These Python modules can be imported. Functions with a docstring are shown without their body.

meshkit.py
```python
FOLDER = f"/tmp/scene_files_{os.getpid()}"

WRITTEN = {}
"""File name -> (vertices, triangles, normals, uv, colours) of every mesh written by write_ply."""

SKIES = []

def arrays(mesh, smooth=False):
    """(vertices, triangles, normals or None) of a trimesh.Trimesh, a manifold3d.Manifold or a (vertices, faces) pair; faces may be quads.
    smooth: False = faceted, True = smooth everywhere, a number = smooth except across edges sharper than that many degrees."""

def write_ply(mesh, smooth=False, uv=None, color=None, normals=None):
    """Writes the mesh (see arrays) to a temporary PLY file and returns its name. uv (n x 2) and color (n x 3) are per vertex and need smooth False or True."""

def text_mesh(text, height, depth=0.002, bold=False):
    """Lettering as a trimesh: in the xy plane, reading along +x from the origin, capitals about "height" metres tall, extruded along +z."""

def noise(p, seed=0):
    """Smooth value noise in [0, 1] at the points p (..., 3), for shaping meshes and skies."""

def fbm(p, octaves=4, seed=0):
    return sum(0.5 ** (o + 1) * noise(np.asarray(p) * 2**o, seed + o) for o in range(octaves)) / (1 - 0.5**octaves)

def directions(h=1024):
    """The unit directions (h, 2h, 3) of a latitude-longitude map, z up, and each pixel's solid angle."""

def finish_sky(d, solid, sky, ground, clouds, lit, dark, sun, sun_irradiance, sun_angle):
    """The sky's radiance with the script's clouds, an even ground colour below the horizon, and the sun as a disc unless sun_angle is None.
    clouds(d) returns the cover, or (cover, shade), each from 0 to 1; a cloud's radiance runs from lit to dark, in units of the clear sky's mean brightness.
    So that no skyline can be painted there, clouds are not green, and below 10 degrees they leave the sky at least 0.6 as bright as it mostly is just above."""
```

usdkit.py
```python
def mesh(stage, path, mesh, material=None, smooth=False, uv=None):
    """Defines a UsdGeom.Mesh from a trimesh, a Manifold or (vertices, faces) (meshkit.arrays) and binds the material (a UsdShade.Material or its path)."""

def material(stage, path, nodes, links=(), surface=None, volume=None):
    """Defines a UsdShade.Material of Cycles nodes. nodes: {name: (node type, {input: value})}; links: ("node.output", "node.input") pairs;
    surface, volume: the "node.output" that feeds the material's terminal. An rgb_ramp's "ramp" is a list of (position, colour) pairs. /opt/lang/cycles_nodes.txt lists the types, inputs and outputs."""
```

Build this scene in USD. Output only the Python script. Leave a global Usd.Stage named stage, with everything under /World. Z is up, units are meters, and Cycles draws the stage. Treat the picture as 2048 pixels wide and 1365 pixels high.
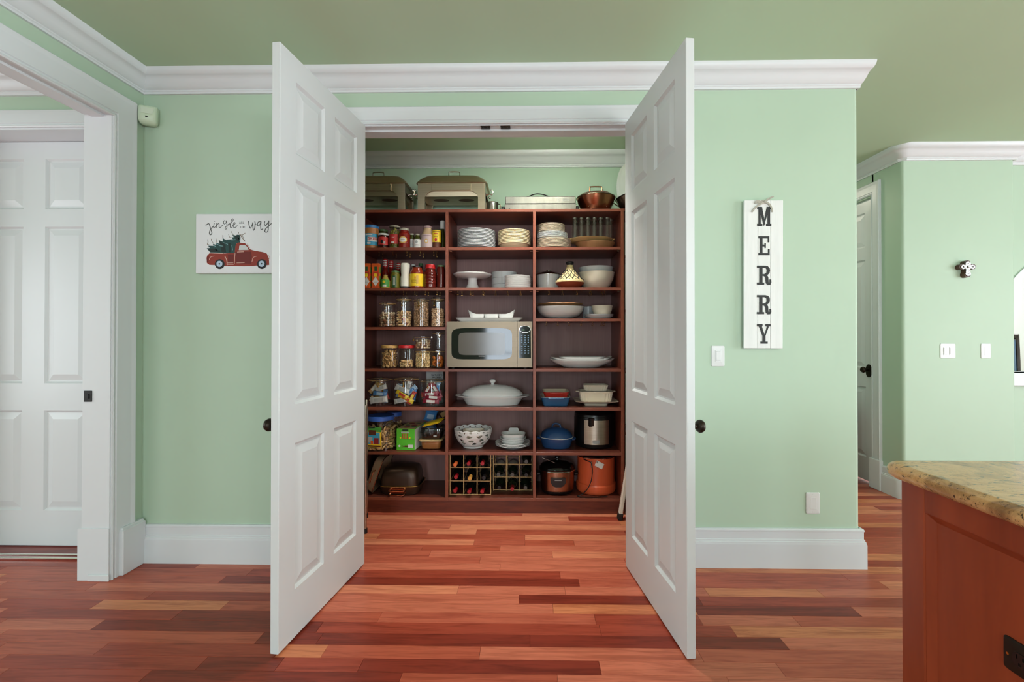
import math, random
import numpy as np, trimesh, manifold3d, shapely
import shapely.geometry as sg
from shapely.ops import unary_union
import usdkit, meshkit
from pxr import Usd, UsdGeom, UsdLux, UsdShade, Gf, Sdf, Vt

stage = Usd.Stage.CreateInMemory()
UsdGeom.SetStageUpAxis(stage, 'Z'); UsdGeom.SetStageMetersPerUnit(stage, 1.0)
UsdGeom.Xform.Define(stage, '/World'); UsdGeom.Scope.Define(stage, '/World/Looks')
rng = random.Random(7); PI = math.pi

# ------------------------------------------------------------------ camera
F, CX, CY, YAW, PIT = 896.6, 1044.9, 668.2, .016, .0062
EYE = np.array([0, -2.505, 1.2705])
cam = UsdGeom.Camera.Define(stage, '/World/camera')
APER = 36.0
cam.CreateHorizontalApertureAttr(APER); cam.CreateVerticalApertureAttr(APER * 1365 / 2048)
cam.CreateFocalLengthAttr(F / 2048 * APER)
cam.CreateHorizontalApertureOffsetAttr((1024 - CX) / 2048 * APER)
cam.CreateVerticalApertureOffsetAttr((CY - 682.5) / 2048 * APER)
cam.CreateClippingRangeAttr((.05, 100))
cam.AddTranslateOp().Set(Gf.Vec3d(*EYE)); cam.AddRotateZOp().Set(math.degrees(YAW)); cam.AddRotateXOp().Set(90 + math.degrees(PIT))
cam.CreateExposureAttr(0.0)
_f = np.array([-math.sin(YAW) * math.cos(PIT), math.cos(YAW) * math.cos(PIT), math.sin(PIT)])
_r = np.array([math.cos(YAW), math.sin(YAW), 0]); _u = np.cross(_r, _f)

def ray(px, py): return _f + _r * (px - CX) / F - _u * (py - CY) / F
def at(px, py, Y):                       # the point of the plane y = Y that shows at a pixel of the 2048 frame
    v = ray(px, py); return EYE + v * (Y - EYE[1]) / v[1]
def atz(px, py, Z=0.0):
    v = ray(px, py); return EYE + v * (Z - EYE[2]) / v[2]

# ------------------------------------------------------------------ light
def rect_light(name, pos, rot, w, h, power, col):
    l = UsdLux.RectLight.Define(stage, '/World/' + name)
    l.CreateWidthAttr(w); l.CreateHeightAttr(h); l.CreateIntensityAttr(power); l.CreateColorAttr(Gf.Vec3f(*col))
    l.AddTranslateOp().Set(Gf.Vec3d(*pos)); l.AddRotateXYZOp().Set(Gf.Vec3f(*rot)); return l
DAY, WARM = (.86, .94, 1.0), (1.0, .80, .55)
# daylight in the kitchen's windows: a french window behind the camera, a wide bank of windows on the right, one in the next room
rect_light('daylight_french_window', (-.6, -6.3, 1.25), (90, 0, 0), .75, 2.1, 13, (.78, .9, 1.0))
rect_light('daylight_back_window', (3.4, -6.3, 1.5), (90, 0, 0), 3.0, 1.5, 7, DAY)
rect_light('daylight_side_window', (6.9, -2.6, 1.27), (90, 0, 90), 3.4, 2.26, 10.5, DAY)
rect_light('daylight_next_room', (-3.9, -4.9, 1.4), (90, 0, 0), 2.0, 1.8, 3, (.92, .97, 1.0))
rect_light('daylight_next_room_side', (-6.05, -2.0, 1.35), (90, 0, -90), 2.2, 1.7, 5.5, (.92, .97, 1.0))  # added side panel, there to brighten the right pantry door
rect_light('daylight_far_room', (4.9, 2.4, 2.74), (0, 0, 0), 1.8, 1.4, 16, (1, 1, 1))  # overhead panel added to brighten the far room, not a window
def disk_light(name, pos, r, power, col):
    l = UsdLux.DiskLight.Define(stage, '/World/' + name); l.CreateRadiusAttr(r); l.CreateIntensityAttr(power); l.CreateColorAttr(Gf.Vec3f(*col))
    l.AddTranslateOp().Set(Gf.Vec3d(*pos)); return l
disk_light('hall_lamp_light', (2.36, 2.1, 2.71), .12, 55, (1.0, .90, .74))  # unseen warm light added to lift the dim hall wall
disk_light('pantry_lamp_light', (-.05, .25, 2.725), .085, 600, (1.0, .95, .88))
l = UsdLux.SphereLight.Define(stage, '/World/pantry_globe_light'); l.CreateRadiusAttr(.06); l.CreateIntensityAttr(66); l.CreateColorAttr(Gf.Vec3f(1, .96, .88)); l.AddTranslateOp().Set(Gf.Vec3d(.20, .23, 2.585))  # second pantry light, added to brighten its walls and ceiling
FILL_GLOBES = [(1.75, -3.1, 2.05), (1.75, -4.5, 2.05), (-.6, -4.2, 2.15)]          # unseen globe lamps added as room fill, behind the camera
for i, q in enumerate(FILL_GLOBES):
    l = UsdLux.SphereLight.Define(stage, f'/World/pendant_light_{i}'); l.CreateRadiusAttr(.11); l.CreateIntensityAttr((62, 62, 36)[i]); l.CreateColorAttr(Gf.Vec3f(1.0, .97, .91)); l.AddTranslateOp().Set(Gf.Vec3d(*q))
dome = UsdLux.DomeLight.Define(stage, '/World/sky'); dome.CreateIntensityAttr(.5); dome.CreateColorAttr(Gf.Vec3f(.8, .9, 1))

# ------------------------------------------------------------------ materials
def S(*c):
    c = np.array(c, float) / 255
    return tuple(np.where(c <= .04045, c / 12.92, ((c + .055) / 1.055) ** 2.4))
MATS = {}
def mat(name, col, rough=.5, metal=0., **kw):
    MATS[name] = usdkit.material(stage, '/World/Looks/' + name, {'p': ('principled_bsdf', dict(base_color=S(*col), roughness=rough, metallic=metal, **kw))}, surface='p.BSDF')
def mat_noise(name, c1, c2, scale=(1, 1, 1), nscale=8, rough=.5, detail=4, bump=0., lo=.3, hi=.7, metal=0., rnd=False, distortion=0., coord='position', **kw):
    n = {'g': ('geometry', {}), 'm': ('mapping', dict(scale=scale)), 'n': ('noise_texture', dict(scale=nscale, detail=detail, roughness=.6, distortion=distortion)),
         'r': ('rgb_ramp', {'ramp': [(lo, S(*c1)), (hi, S(*c2))]}), 'p': ('principled_bsdf', dict(roughness=rough, metallic=metal, **kw))}
    L = [('n.fac', 'r.fac'), ('r.color', 'p.base_color'), ('m.vector', 'n.vector')]
    if rnd:
        n['o'] = ('object_info', {}); n['k'] = ('math', dict(math_type='multiply', value2=37.)); n['c'] = ('combine_xyz', {}); n['a'] = ('vector_math', dict(math_type='add'))
        L += [('o.random', 'k.value1'), ('k.value', 'c.x'), ('k.value', 'c.y'), ('k.value', 'c.z'), ('g.position', 'a.vector1'), ('c.vector', 'a.vector2'), ('a.vector', 'm.vector')]
    else:
        L += [('g.position', 'm.vector')]
    if bump:
        n['b'] = ('bump', dict(strength=bump, distance=.002)); L += [('n.fac', 'b.height'), ('b.normal', 'p.normal')]
    MATS[name] = usdkit.material(stage, '/World/Looks/' + name, n, L, surface='p.BSDF')
def mat_island(name, ramp, rough=.6, cell=60.):      # small mixed pieces: one colour per cell about as big as a piece
    MATS[name] = usdkit.material(stage, '/World/Looks/' + name, {'g': ('geometry', {}), 'v': ('voronoi_texture', dict(scale=cell)), 's': ('separate_color', {}), 'r': ('rgb_ramp', {'ramp': [(p, S(*c)) for p, c in ramp]}), 'p': ('principled_bsdf', dict(roughness=rough))},
        [('g.position', 'v.vector'), ('v.color', 's.color'), ('s.r', 'r.fac'), ('r.color', 'p.base_color')], surface='p.BSDF')
def mat_pane(name, tint=(1, 1, 1), base=.03, top=.55, rough=.02):      # thin clear sheet: the reflection grows towards grazing
    MATS[name] = usdkit.material(stage, '/World/Looks/' + name, {'t': ('transparent_bsdf', dict(color=tint)), 'g': ('glossy_bsdf', dict(color=(1, 1, 1), roughness=rough)), 'l': ('layer_weight', dict(blend=.5)), 'w': ('math', dict(math_type='power', value2=3.5)), 'a': ('math', dict(math_type='multiply_add', value2=top, value3=base)), 'x': ('mix_closure', {})},
        [('l.facing', 'w.value1'), ('w.value', 'a.value1'), ('a.value', 'x.fac'), ('t.BSDF', 'x.closure1'), ('g.BSDF', 'x.closure2')], surface='x.closure')

mat_noise('paint_green', (175, 197, 175), (179, 201, 179), nscale=1.2, rough=.55, detail=2)
mat_noise('paint_ceiling', (180, 204, 174), (183, 207, 177), nscale=1.2, rough=.7, detail=2)
mat('white_trim', (214, 218, 221), .38)
mat('white_door', (211, 215, 217), .35)
mat('white_plastic', (216, 217, 216), .3)
mat('sensor_lens', (204, 216, 196), .35)
mat('sensor_plastic', (196, 212, 186), .4)
mat_noise('cherry', (82, 39, 28), (104, 51, 37), (1.2, 9, 9), 3, .38, 5, lo=.3, hi=.75, rnd=True)
mat_noise('cherry_edge', (118, 60, 42), (134, 71, 50), (1.2, 9, 9), 3, .36, 4, rnd=True)
mat_noise('cherry_side', (86, 39, 27), (112, 51, 35), (9, 9, 1.0), 3, .36, 5, rnd=True)
mat_noise('cherry_back', (132, 94, 90), (146, 108, 104), (24, 9, .8), 4, .5, 5, lo=.25, hi=.8)
mat_noise('kick_wood', (84, 34, 20), (118, 52, 32), (1.5, 9, 14), 3, .4, 6, distortion=.6)
mat_noise('island_wood', (128, 52, 28), (154, 66, 36), (5, 5, .7), 2.2, .3, 5, rnd=True)
mat('chrome', (210, 205, 198), .12, 1.)
mat_noise('steel', (176, 166, 150), (192, 182, 166), (1, 1, 60), 6, .36, 3, metal=1.)
mat_noise('steel_warm', (112, 98, 83), (118, 104, 88), (1, 1, 90), 6, .32, 3, metal=1.)
mat_noise('steel_chafer', (196, 176, 150), (212, 192, 166), (1, 1, 60), 6, .36, 3, metal=1.)
mat('steel_dark', (96, 84, 70), .3, 1.)
mat('copper', (176, 112, 82), .22, 1.)
mat('brass', (208, 164, 92), .25, 1.)
mat('bronze_dark', (46, 38, 30), .38, .7)
mat('bronze_pan', (66, 48, 36), .34, .5)
mat('black_plastic', (14, 14, 15), .3)
mat('black_gloss', (8, 8, 9), .06)
mat('black_matte', (18, 17, 17), .6)
mat('dark_print', (42, 44, 44), .7)
mat('porcelain', (226, 226, 224), .22)
mat('porcelain_cream', (228, 216, 196), .25)
mat('plate_grey', (205, 207, 208), .22)
mat('plate_gold', (222, 206, 170), .25)
mat('plate_beige', (206, 190, 170), .3)
mat('tray_gold', (206, 178, 122), .3, .25)
mat('wood_plate', (172, 128, 86), .45)
mat_pane('clear_glass', (.97, .98, .975), .055, .75)
mat_pane('smoke_glass', (.96, .95, .93), .06, .6)
mat_pane('window_glass', (.45, .47, .48), .08, .5)
mat('green_glass', (30, 42, 22), .08, transmission_weight=.0)
# ------------------------------------------------------------------ mesh helpers
def TM(v, f): return trimesh.Trimesh(np.asarray(v, float), np.asarray(f, int), process=False)
def cat(*ms): return trimesh.util.concatenate([m for m in ms if m is not None])
def box(x0, x1, y0, y1, z0, z1, b=0.):
    c = np.array([(x0 + x1) / 2, (y0 + y1) / 2, (z0 + z1) / 2]); h = np.abs(np.array([x1 - x0, y1 - y0, z1 - z0])) / 2
    if b <= 0:
        m = trimesh.creation.box(2 * h); m.apply_translation(c); return m
    b = min(b, h.min() * .95); P = []
    for s in np.array(np.meshgrid([-1, 1], [-1, 1], [-1, 1])).reshape(3, -1).T:
        for k in range(3):
            q = h - b; q[k] = h[k]; P.append(s * q)
    return trimesh.Trimesh(np.array(P) + c).convex_hull
def hull(*ms): return trimesh.Trimesh(np.vstack([m.vertices for m in ms])).convex_hull
def grid_faces(a, n, wrap=True):
    F_ = []
    for i in range(a - 1):
        for j in range(n if wrap else n - 1):
            k = (j + 1) % n; p, q, r, s = i * n + j, i * n + k, (i + 1) * n + k, (i + 1) * n + j
            F_ += [(p, q, r), (p, r, s)]
    return F_
def clean(v, f):
    m = trimesh.Trimesh(np.asarray(v, float), np.asarray(f, int), process=True); m.update_faces(m.nondegenerate_faces()); m.remove_unreferenced_vertices(); return m
def lathe(prof, n=40, sx=1., sy=1., a0=0., a1=None):
    """profile (r, z) from the bottom up the outside, then (if hollow) down the inside."""
    prof = np.array(prof, float); full = a1 is None
    A = np.linspace(0, 2 * PI, n, endpoint=False) if full else np.linspace(a0, a1, n)
    v = np.stack([np.outer(prof[:, 0], np.cos(A)) * sx, np.outer(prof[:, 0], np.sin(A)) * sy, np.repeat(prof[:, 1:2], n, 1)], -1).reshape(-1, 3)
    return clean(v, grid_faces(len(prof), n, full))
def superloop(a, b, e, n=48):
    t = np.linspace(0, 2 * PI, n, endpoint=False); c, s = np.cos(t), np.sin(t)
    return np.stack([a * np.sign(c) * np.abs(c) ** (2 / e), b * np.sign(s) * np.abs(s) ** (2 / e)], 1)
def loft(secs, n=48, cap=True):
    """secs: (z, a, b, exponent[, cx, cy]) rounded-rectangle sections from the bottom outside to wherever the skin ends."""
    V = []
    for s in secs:
        z, a, b, e = s[:4]; cx, cy = (s[4:6] if len(s) > 4 else (0, 0)); L = superloop(max(a, 1e-6), max(b, 1e-6), e, n)
        V.append(np.column_stack([L[:, 0] + cx, L[:, 1] + cy, np.full(n, z)]))
    k = len(V); v = np.vstack(V); f = grid_faces(k, n)
    if cap:
        c0, c1 = len(v), len(v) + 1; v = np.vstack([v, V[0].mean(0), V[-1].mean(0)])
        for j in range(n):
            q = (j + 1) % n; f += ([] if cap == 'end' else [(c0, q, j)]) + [(c1, (k - 1) * n + j, (k - 1) * n + q)]
    return clean(v, f)
def tube(pts, r, n=8, closed=False, cap=True):
    p = np.asarray(pts, float); m = len(p); r = np.broadcast_to(r, (m,))
    t = (np.roll(p, -1, 0) - np.roll(p, 1, 0)) if closed else np.gradient(p, axis=0)
    t /= np.linalg.norm(t, axis=1, keepdims=True) + 1e-12
    a = np.cross(t[0], [0, 0, 1.] if abs(t[0][2]) < .9 else [1., 0, 0]); a /= np.linalg.norm(a); V = []
    A = np.arange(n) * 2 * PI / n
    for i in range(m):
        a = a - t[i] * (a @ t[i]); a /= np.linalg.norm(a) + 1e-12; b = np.cross(t[i], a)
        V.append(p[i] + r[i] * (np.cos(A)[:, None] * a + np.sin(A)[:, None] * b))
    v = np.vstack(V); f = grid_faces(m, n)
    if closed:
        for j in range(n):
            k = (j + 1) % n; f += [((m - 1) * n + j, (m - 1) * n + k, k), ((m - 1) * n + j, k, j)]
    elif cap:
        for j in range(1, n - 1): f += [(0, j + 1, j), ((m - 1) * n, (m - 1) * n + j, (m - 1) * n + j + 1)]
    g = TM(v, f)
    return g
def spline(pts, n=6):
    P = np.asarray(pts, float); P = np.vstack([2 * P[0] - P[1], P, 2 * P[-1] - P[-2]]); out = []
    for i in range(1, len(P) - 2):
        for t in np.linspace(0, 1, n, endpoint=False):
            a, b, c, d = P[i - 1:i + 3]; out.append(.5 * (2 * b + (c - a) * t + (2 * a - 5 * b + 4 * c - d) * t * t + (3 * b - a - 3 * c + d) * t ** 3))
    return np.array(out + [P[-2]])
def extrude(poly, h):
    ps = [g for g in (poly.geoms if hasattr(poly, 'geoms') else [poly]) if g.geom_type == 'Polygon' and g.area > 1e-9]
    return cat(*[trimesh.creation.extrude_polygon(g, h) for g in ps])
def T(m, mv=(0, 0, 0), rx=0, ry=0, rz=0, sc=None):
    m = m.copy()
    if sc is not None: m.apply_scale(sc)
    for a, ax in ((rx, (1, 0, 0)), (ry, (0, 1, 0)), (rz, (0, 0, 1))):
        if a: m.apply_transform(trimesh.transformations.rotation_matrix(math.radians(a), ax))
    m.apply_translation(mv); return m
def upright(m, mv=(0, 0, 0)): return T(m, mv, rx=90)      # a flat xy drawing stood up to face -y (its depth grows towards -y)
def sweep(path, prof, closed=False, cap=True):
    """Profile (offset to the left of the path, height) carried along a plan path with mitred corners."""
    p = np.asarray(path, float); n = len(p); d = np.roll(p, -1, 0) - p; d /= np.linalg.norm(d, axis=1, keepdims=True) + 1e-12
    nl = np.stack([-d[:, 1], d[:, 0]], 1); M = []
    for i in range(n):
        a, b = (nl[i - 1], nl[i]) if closed or 0 < i < n - 1 else ((nl[0], nl[0]) if i == 0 else (nl[n - 2], nl[n - 2]))
        m = a + b; m /= np.linalg.norm(m); M.append(m / max(.2, m @ a))
    prof = np.asarray(prof, float); k = len(prof)
    v = np.array([[*(p[i] + o * M[i]), h] for i in range(n) for o, h in prof]); f = []
    for i in range(n if closed else n - 1):
        for j in range(k):
            q = (j + 1) % k; a, b, c, e = i * k + j, i * k + q, ((i + 1) % n) * k + q, ((i + 1) % n) * k + j
            f += [(a, b, c), (a, c, e)]
    m = trimesh.Trimesh(v, f, process=False)
    if cap and not closed:
        pg = sg.Polygon(prof); vv, ff = trimesh.creation.triangulate_polygon(pg)
        for i, fl in ((0, 1), (n - 1, 0)):
            w = np.array([[*(p[i] + o * M[i]), h] for o, h in vv])
            m = cat(m, TM(w, ff[:, ::-1] if fl else ff))
    m = trimesh.Trimesh(m.vertices, m.faces, process=True); trimesh.repair.fix_normals(m); return m
def MF(m):
    m = trimesh.Trimesh(m.vertices, m.faces, process=True)
    return manifold3d.Manifold(manifold3d.Mesh(np.asarray(m.vertices, np.float32), np.asarray(m.faces, np.uint32)))
def cut(a, *bs):
    A = MF(a) if not hasattr(a, 'to_mesh') else a
    for b in bs: A = A - (MF(b) if not hasattr(b, 'to_mesh') else b)
    q = A.to_mesh(); return TM(q.vert_properties[:, :3], q.tri_verts)
def wrap(m, r, mid=-PI / 2):               # a flat drawing (x along, y up, z out) bent round a cylinder about z, read from -y
    if np.ptp(m.vertices[:, 0]) > .012: m = TM(*trimesh.remesh.subdivide_to_size(m.vertices, m.faces, .012))
    v = m.vertices; a = mid + v[:, 0] / r; R = r + v[:, 2]
    return TM(np.stack([R * np.cos(a), R * np.sin(a), v[:, 1]], 1), m.faces)
def band(r, z0, z1, half=1.2, mid=-PI / 2, th=.0006, n=24):   # a paper label round a jar
    A = np.linspace(mid - half, mid + half, n); P = [(r, z0), (r + th, z0), (r + th, z1), (r, z1), (r, z0)]
    v = np.array([[q * math.cos(a), q * math.sin(a), z] for q, z in P for a in A]); return clean(v, grid_faces(5, n, False))
def text(t, h, depth=.0006, bold=True, center=True):
    m = meshkit.text_mesh(t, h, depth, bold)
    if center: m.apply_translation([-m.bounds[:, 0].mean(), 0, 0])
    return m
def disc_flat(cx, cy, r, h=.0006, n=28): return extrude(sg.Point(cx, cy).buffer(r, n // 4), h)

# ------------------------------------------------------------------ prims
_used = {}
def numbered(parent, name):
    k = _used[(parent, name)] = _used.get((parent, name), -1) + 1
    return f'{parent}/{name}' + (f'_{k:03d}' if k else '')
def ops(x, loc, rot):
    x.AddTranslateOp().Set(Gf.Vec3d(*map(float, loc))); x.AddRotateXYZOp().Set(Gf.Vec3f(*map(float, rot)))
def tag(path, label=None, category=None, group=None, kind=None):
    p = stage.GetPrimAtPath(path)
    for k, v in (('label', label), ('category', category), ('group', group), ('kind', kind)):
        if v: p.SetCustomDataByKey(k, v)
    return path
def thing(name, label, category, loc=(0, 0, 0), rot=(0, 0, 0), group=None, kind=None):
    path = numbered('/World', name); ops(UsdGeom.Xform.Define(stage, path), loc, rot)
    return tag(path, label, category, group, kind)
def part(parent, name, m, material, label=None, smooth=35, kind=None):
    path = numbered(parent, name)
    usdkit.mesh(stage, path, m, MATS[material], smooth=smooth)
    return tag(path, label, None, None, kind)
def solo(name, m, material, label, category, loc=(0, 0, 0), rot=(0, 0, 0), group=None, kind=None, smooth=35):
    path = numbered('/World', name); ops(usdkit.mesh(stage, path, m, MATS[material], smooth=smooth), loc, rot)
    return tag(path, label, category, group, kind)
def struct(name, m, material, smooth=30):
    path = numbered('/World', name)
    if m is None: UsdGeom.Xform.Define(stage, path)
    else: usdkit.mesh(stage, path, m, MATS[material], smooth=smooth)
    return tag(path, kind='structure')
def copy_of(src, loc, rot=(0, 0, 0), label=None, group=None):
    name = src.rsplit('/', 1)[1]; name = name[:-4] if name[-4:-3] == '_' and name[-3:].isdigit() else name
    path = numbered('/World', name); x = UsdGeom.Xform.Define(stage, path); ops(x, loc, rot)
    was = stage.GetPrimAtPath(src).GetCustomData()
    x.GetPrim().GetReferences().AddInternalReference(src); x.GetPrim().SetInstanceable(True)
    return tag(path, label or was.get('label'), was.get('category'), group or was.get('group'))

# ------------------------------------------------------------------ the room: walls, ceiling, floor
XL, XR, CEIL = -2.192, 1.8196, 2.75                    # left wall, end of the pantry wall, ceiling
HL, HR, HEAD = -.998, .602, 2.462                      # the pantry's door opening
WT = .115                                              # wall thickness
def wall_with_holes(a0, a1, holes):                    # an upright slab in (u, z) with rectangular openings
    return sg.box(a0, 0, a1, CEIL).difference(unary_union([sg.box(*h) for h in holes]))
struct('ceiling', box(-6.2, 7.2, -6.5, 4.2, CEIL, CEIL + .1), 'paint_ceiling')
# the pantry wall, with its rounded outside corner; the stretch left of the left wall holds the next room's doorway
rc = [(XR - .022 * (1 - math.cos(a)), .022 * (1 - math.sin(a))) for a in np.linspace(PI / 2, 0, 8)]
end = sg.Polygon([(HR, 0)] + rc + [(XR, 4.1), (XR - .12, 4.1), (XR - .12, WT), (HR, WT)])
struct('wall_front', cat(extrude(end, CEIL), box(XL - .2, HL, 0, WT, 0, CEIL), box(HL, HR, 0, WT, HEAD, CEIL)), 'paint_green', False)
DX0, DX1 = -3.36, -2.46                                # doorway in the next room
struct('wall_next_room', cat(box(DX1, XL - .13, 0, .14, 0, CEIL), box(-6.1, DX0, 0, .14, 0, CEIL), box(DX0, DX1, 0, .14, 2.462, CEIL)), 'paint_green')
struct('wall_next_room_side', T(extrude(wall_with_holes(-6.4, .4, [(-3.1, .5, -.9, 2.2)]), .1), (-6.2, 0, 0), rx=90, rz=90), 'paint_green')
OY0, OY1, OZ = -.17, -2.75, 2.447                     # opening in the left wall
struct('wall_left', cat(box(XL - .138, XL, OY0, 0, 0, CEIL), box(XL - .138, XL, OY1, OY0, OZ, CEIL), box(XL - .138, XL, -6.4, OY1, 0, CEIL)), 'paint_green')
struct('wall_back', T(extrude(wall_with_holes(-6.2, 7.1, [(-.975, .2, -.225, 2.3), (1.9, .75, 4.9, 2.25)]), .1), (0, -6.35, 0), rx=90), 'paint_green')
struct('wall_right', T(extrude(wall_with_holes(-6.4, 4.1, [(-4.3, .14, -.9, 2.4)]), .1), (6.95, 0, 0), rx=90, rz=90), 'paint_green')
PB, PL, PR = 1.13, -1.75, 1.16                         # pantry: back wall, side walls
struct('wall_pantry_back', box(PL - .1, PR + .1, PB, PB + .1, 0, CEIL), 'paint_green')
struct('wall_pantry_left', box(PL - .1, PL, WT, PB, 0, CEIL), 'paint_green')
struct('wall_pantry_right', box(PR, PR + .1, WT, PB, 0, CEIL), 'paint_green')
# hall beyond the corner: a wall running away with a door in it, and the wall that faces the kitchen
HX, HY, HX2 = 2.905, 1.03, 3.765
HD0, HD1 = 1.34, 2.16                                  # the hall door, along y
hall = sg.Polygon([(HX, HY), (HX2, HY), (HX2, HY + .22), (HX + .12, HY + .22), (HX + .12, HD0), (HX, HD0)]).buffer(-.02).buffer(.02)
struct('wall_hall', cat(extrude(hall, CEIL), box(HX + .0002, HX + .12, HD0 - .06, HD1, 2.46, CEIL), box(HX + .0002, HX + .12, HD0 - .06, HD0 - .001, 0, CEIL), box(HX, HX + .12, HD1, 4.1, 0, CEIL)), 'paint_green', False)
struct('wall_hall_end', box(XR - .2, HX + .2, 4.1, 4.2, 0, CEIL), 'paint_green')
arch = unary_union([sg.box(3.70, .98, 5.3, 1.18), sg.Point(4.5, 1.18).buffer(.8, 24)]).intersection(sg.box(3, .98, 6, 3))
struct('wall_far', T(extrude(wall_with_holes(HX2 - .1, 7.1, []).difference(arch), .14), (0, HY + .25, 0), rx=90), 'paint_green')
struct('wall_far_room', box(3.0, 7.1, 3.4, 3.5, 0, CEIL), 'white_trim')

# crown moulding, baseboards
CROWN = [(0, -.107), (.012, -.107), (.014, -.098), (.018, -.094), (.018, -.088), (.026, -.084), (.036, -.074), (.046, -.062), (.055, -.048), (.066, -.038), (.076, -.034), (.08, -.032), (.088, -.024), (.094, -.014), (.097, 0), (0, 0)]
CROWN = [(o, h + CEIL) for o, h in CROWN]
BASE = [(0, 0), (.023, 0), (.023, .13), (.020, .137), (.020, .144), (.016, .148), (.016, .155), (.012, .159), (.012, .198), (.0145, .2), (.0145, .208), (.010, .214), (0, .215)]
c = sweep([(XR, 4.0), (XR, 0), (XL, 0), (XL, -6.25)], CROWN); k = c.vertices[:, 0] > XR; c.vertices[k, 0] = XR + (c.vertices[k, 0] - XR) * .33     # the hall side is a shallow return
struct('trim_1', c, 'white_trim')
struct('trim_2', sweep([(PL, WT), (PL, PB), (PR, PB), (PR, WT)], [(-o, h) for o, h in CROWN][::-1]), 'white_trim')
struct('trim_3', sweep([(HX, 4.0), (HX, HY + .03), (HX + .03, HY), (HX2, HY), (HX2, HY + .11), (7.0, HY + .11)], [(-o, h) for o, h in CROWN][::-1]), 'white_trim')
struct('trim_4', sweep([(XL - .138, -6.2), (XL - .138, 0), (-6.1, 0), (-6.1, -6.2)], CROWN), 'white_trim')
RB = [(-o, h) for o, h in BASE][::-1]
struct('baseboard_right', sweep([(XR, 4.0), (XR, 0), (HR + .10, 0)], BASE), 'white_trim')
struct('baseboard_left', sweep([(HL - .10, 0), (XL + .001, 0)], BASE), 'white_trim')
a_ = [(HX + .06 * (1 - math.cos(t)), HY + .06 * (1 - math.sin(t))) for t in np.linspace(0, PI / 2, 6)]
struct('baseboard_hall', sweep([(HX, HD0 - .105), *a_, (HX2, HY)], RB), 'white_trim')
struct('baseboard_far', sweep([(HX2, HY + .11), (7.0, HY + .11)], RB), 'white_trim')

# door casings: profile (out from the opening, proud of the wall)
def casing(w, d=.02): return [(0, 0), (0, d * .55), (.006, d * .75), (.012, d * .6), (.014, d * .42), (.02, d * .42), (.024, d * .7), (w - .03, d * .85), (w - .022, d * 1.05), (w - .004, d * 1.2), (w, d), (w, 0)]
def casing_mesh(u0, u1, z, w, d=.02):                  # a U-shaped frame drawn in (u, z), height = proud
    return sweep([(u0, 0), (u0, z), (u1, z), (u1, 0)], casing(w, d))
def on_front(m, y): return TM(np.column_stack([m.vertices[:, 0], y - m.vertices[:, 2], m.vertices[:, 1]]), m.faces[:, ::1])
def fixn(m): m = trimesh.Trimesh(m.vertices, m.faces, process=True); trimesh.repair.fix_normals(m); return m
struct('trim_5', fixn(on_front(casing_mesh(HL, HR, HEAD, .094), 0)), 'white_trim')
struct('trim_6', fixn(on_front(casing_mesh(DX0, DX1, 2.462, .094), 0)), 'white_trim')
c = casing_mesh(OY1 - .02, OY0 - .025, OZ - .016, .130)
struct('trim_7', fixn(TM(np.column_stack([XL + c.vertices[:, 2], c.vertices[:, 0], c.vertices[:, 1]]), c.faces)), 'white_trim')
c = casing_mesh(HD0, HD1, 2.47, .10)
struct('trim_8', fixn(TM(np.column_stack([HX - c.vertices[:, 2], c.vertices[:, 0], c.vertices[:, 1]]), c.faces)), 'white_trim')
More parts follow.
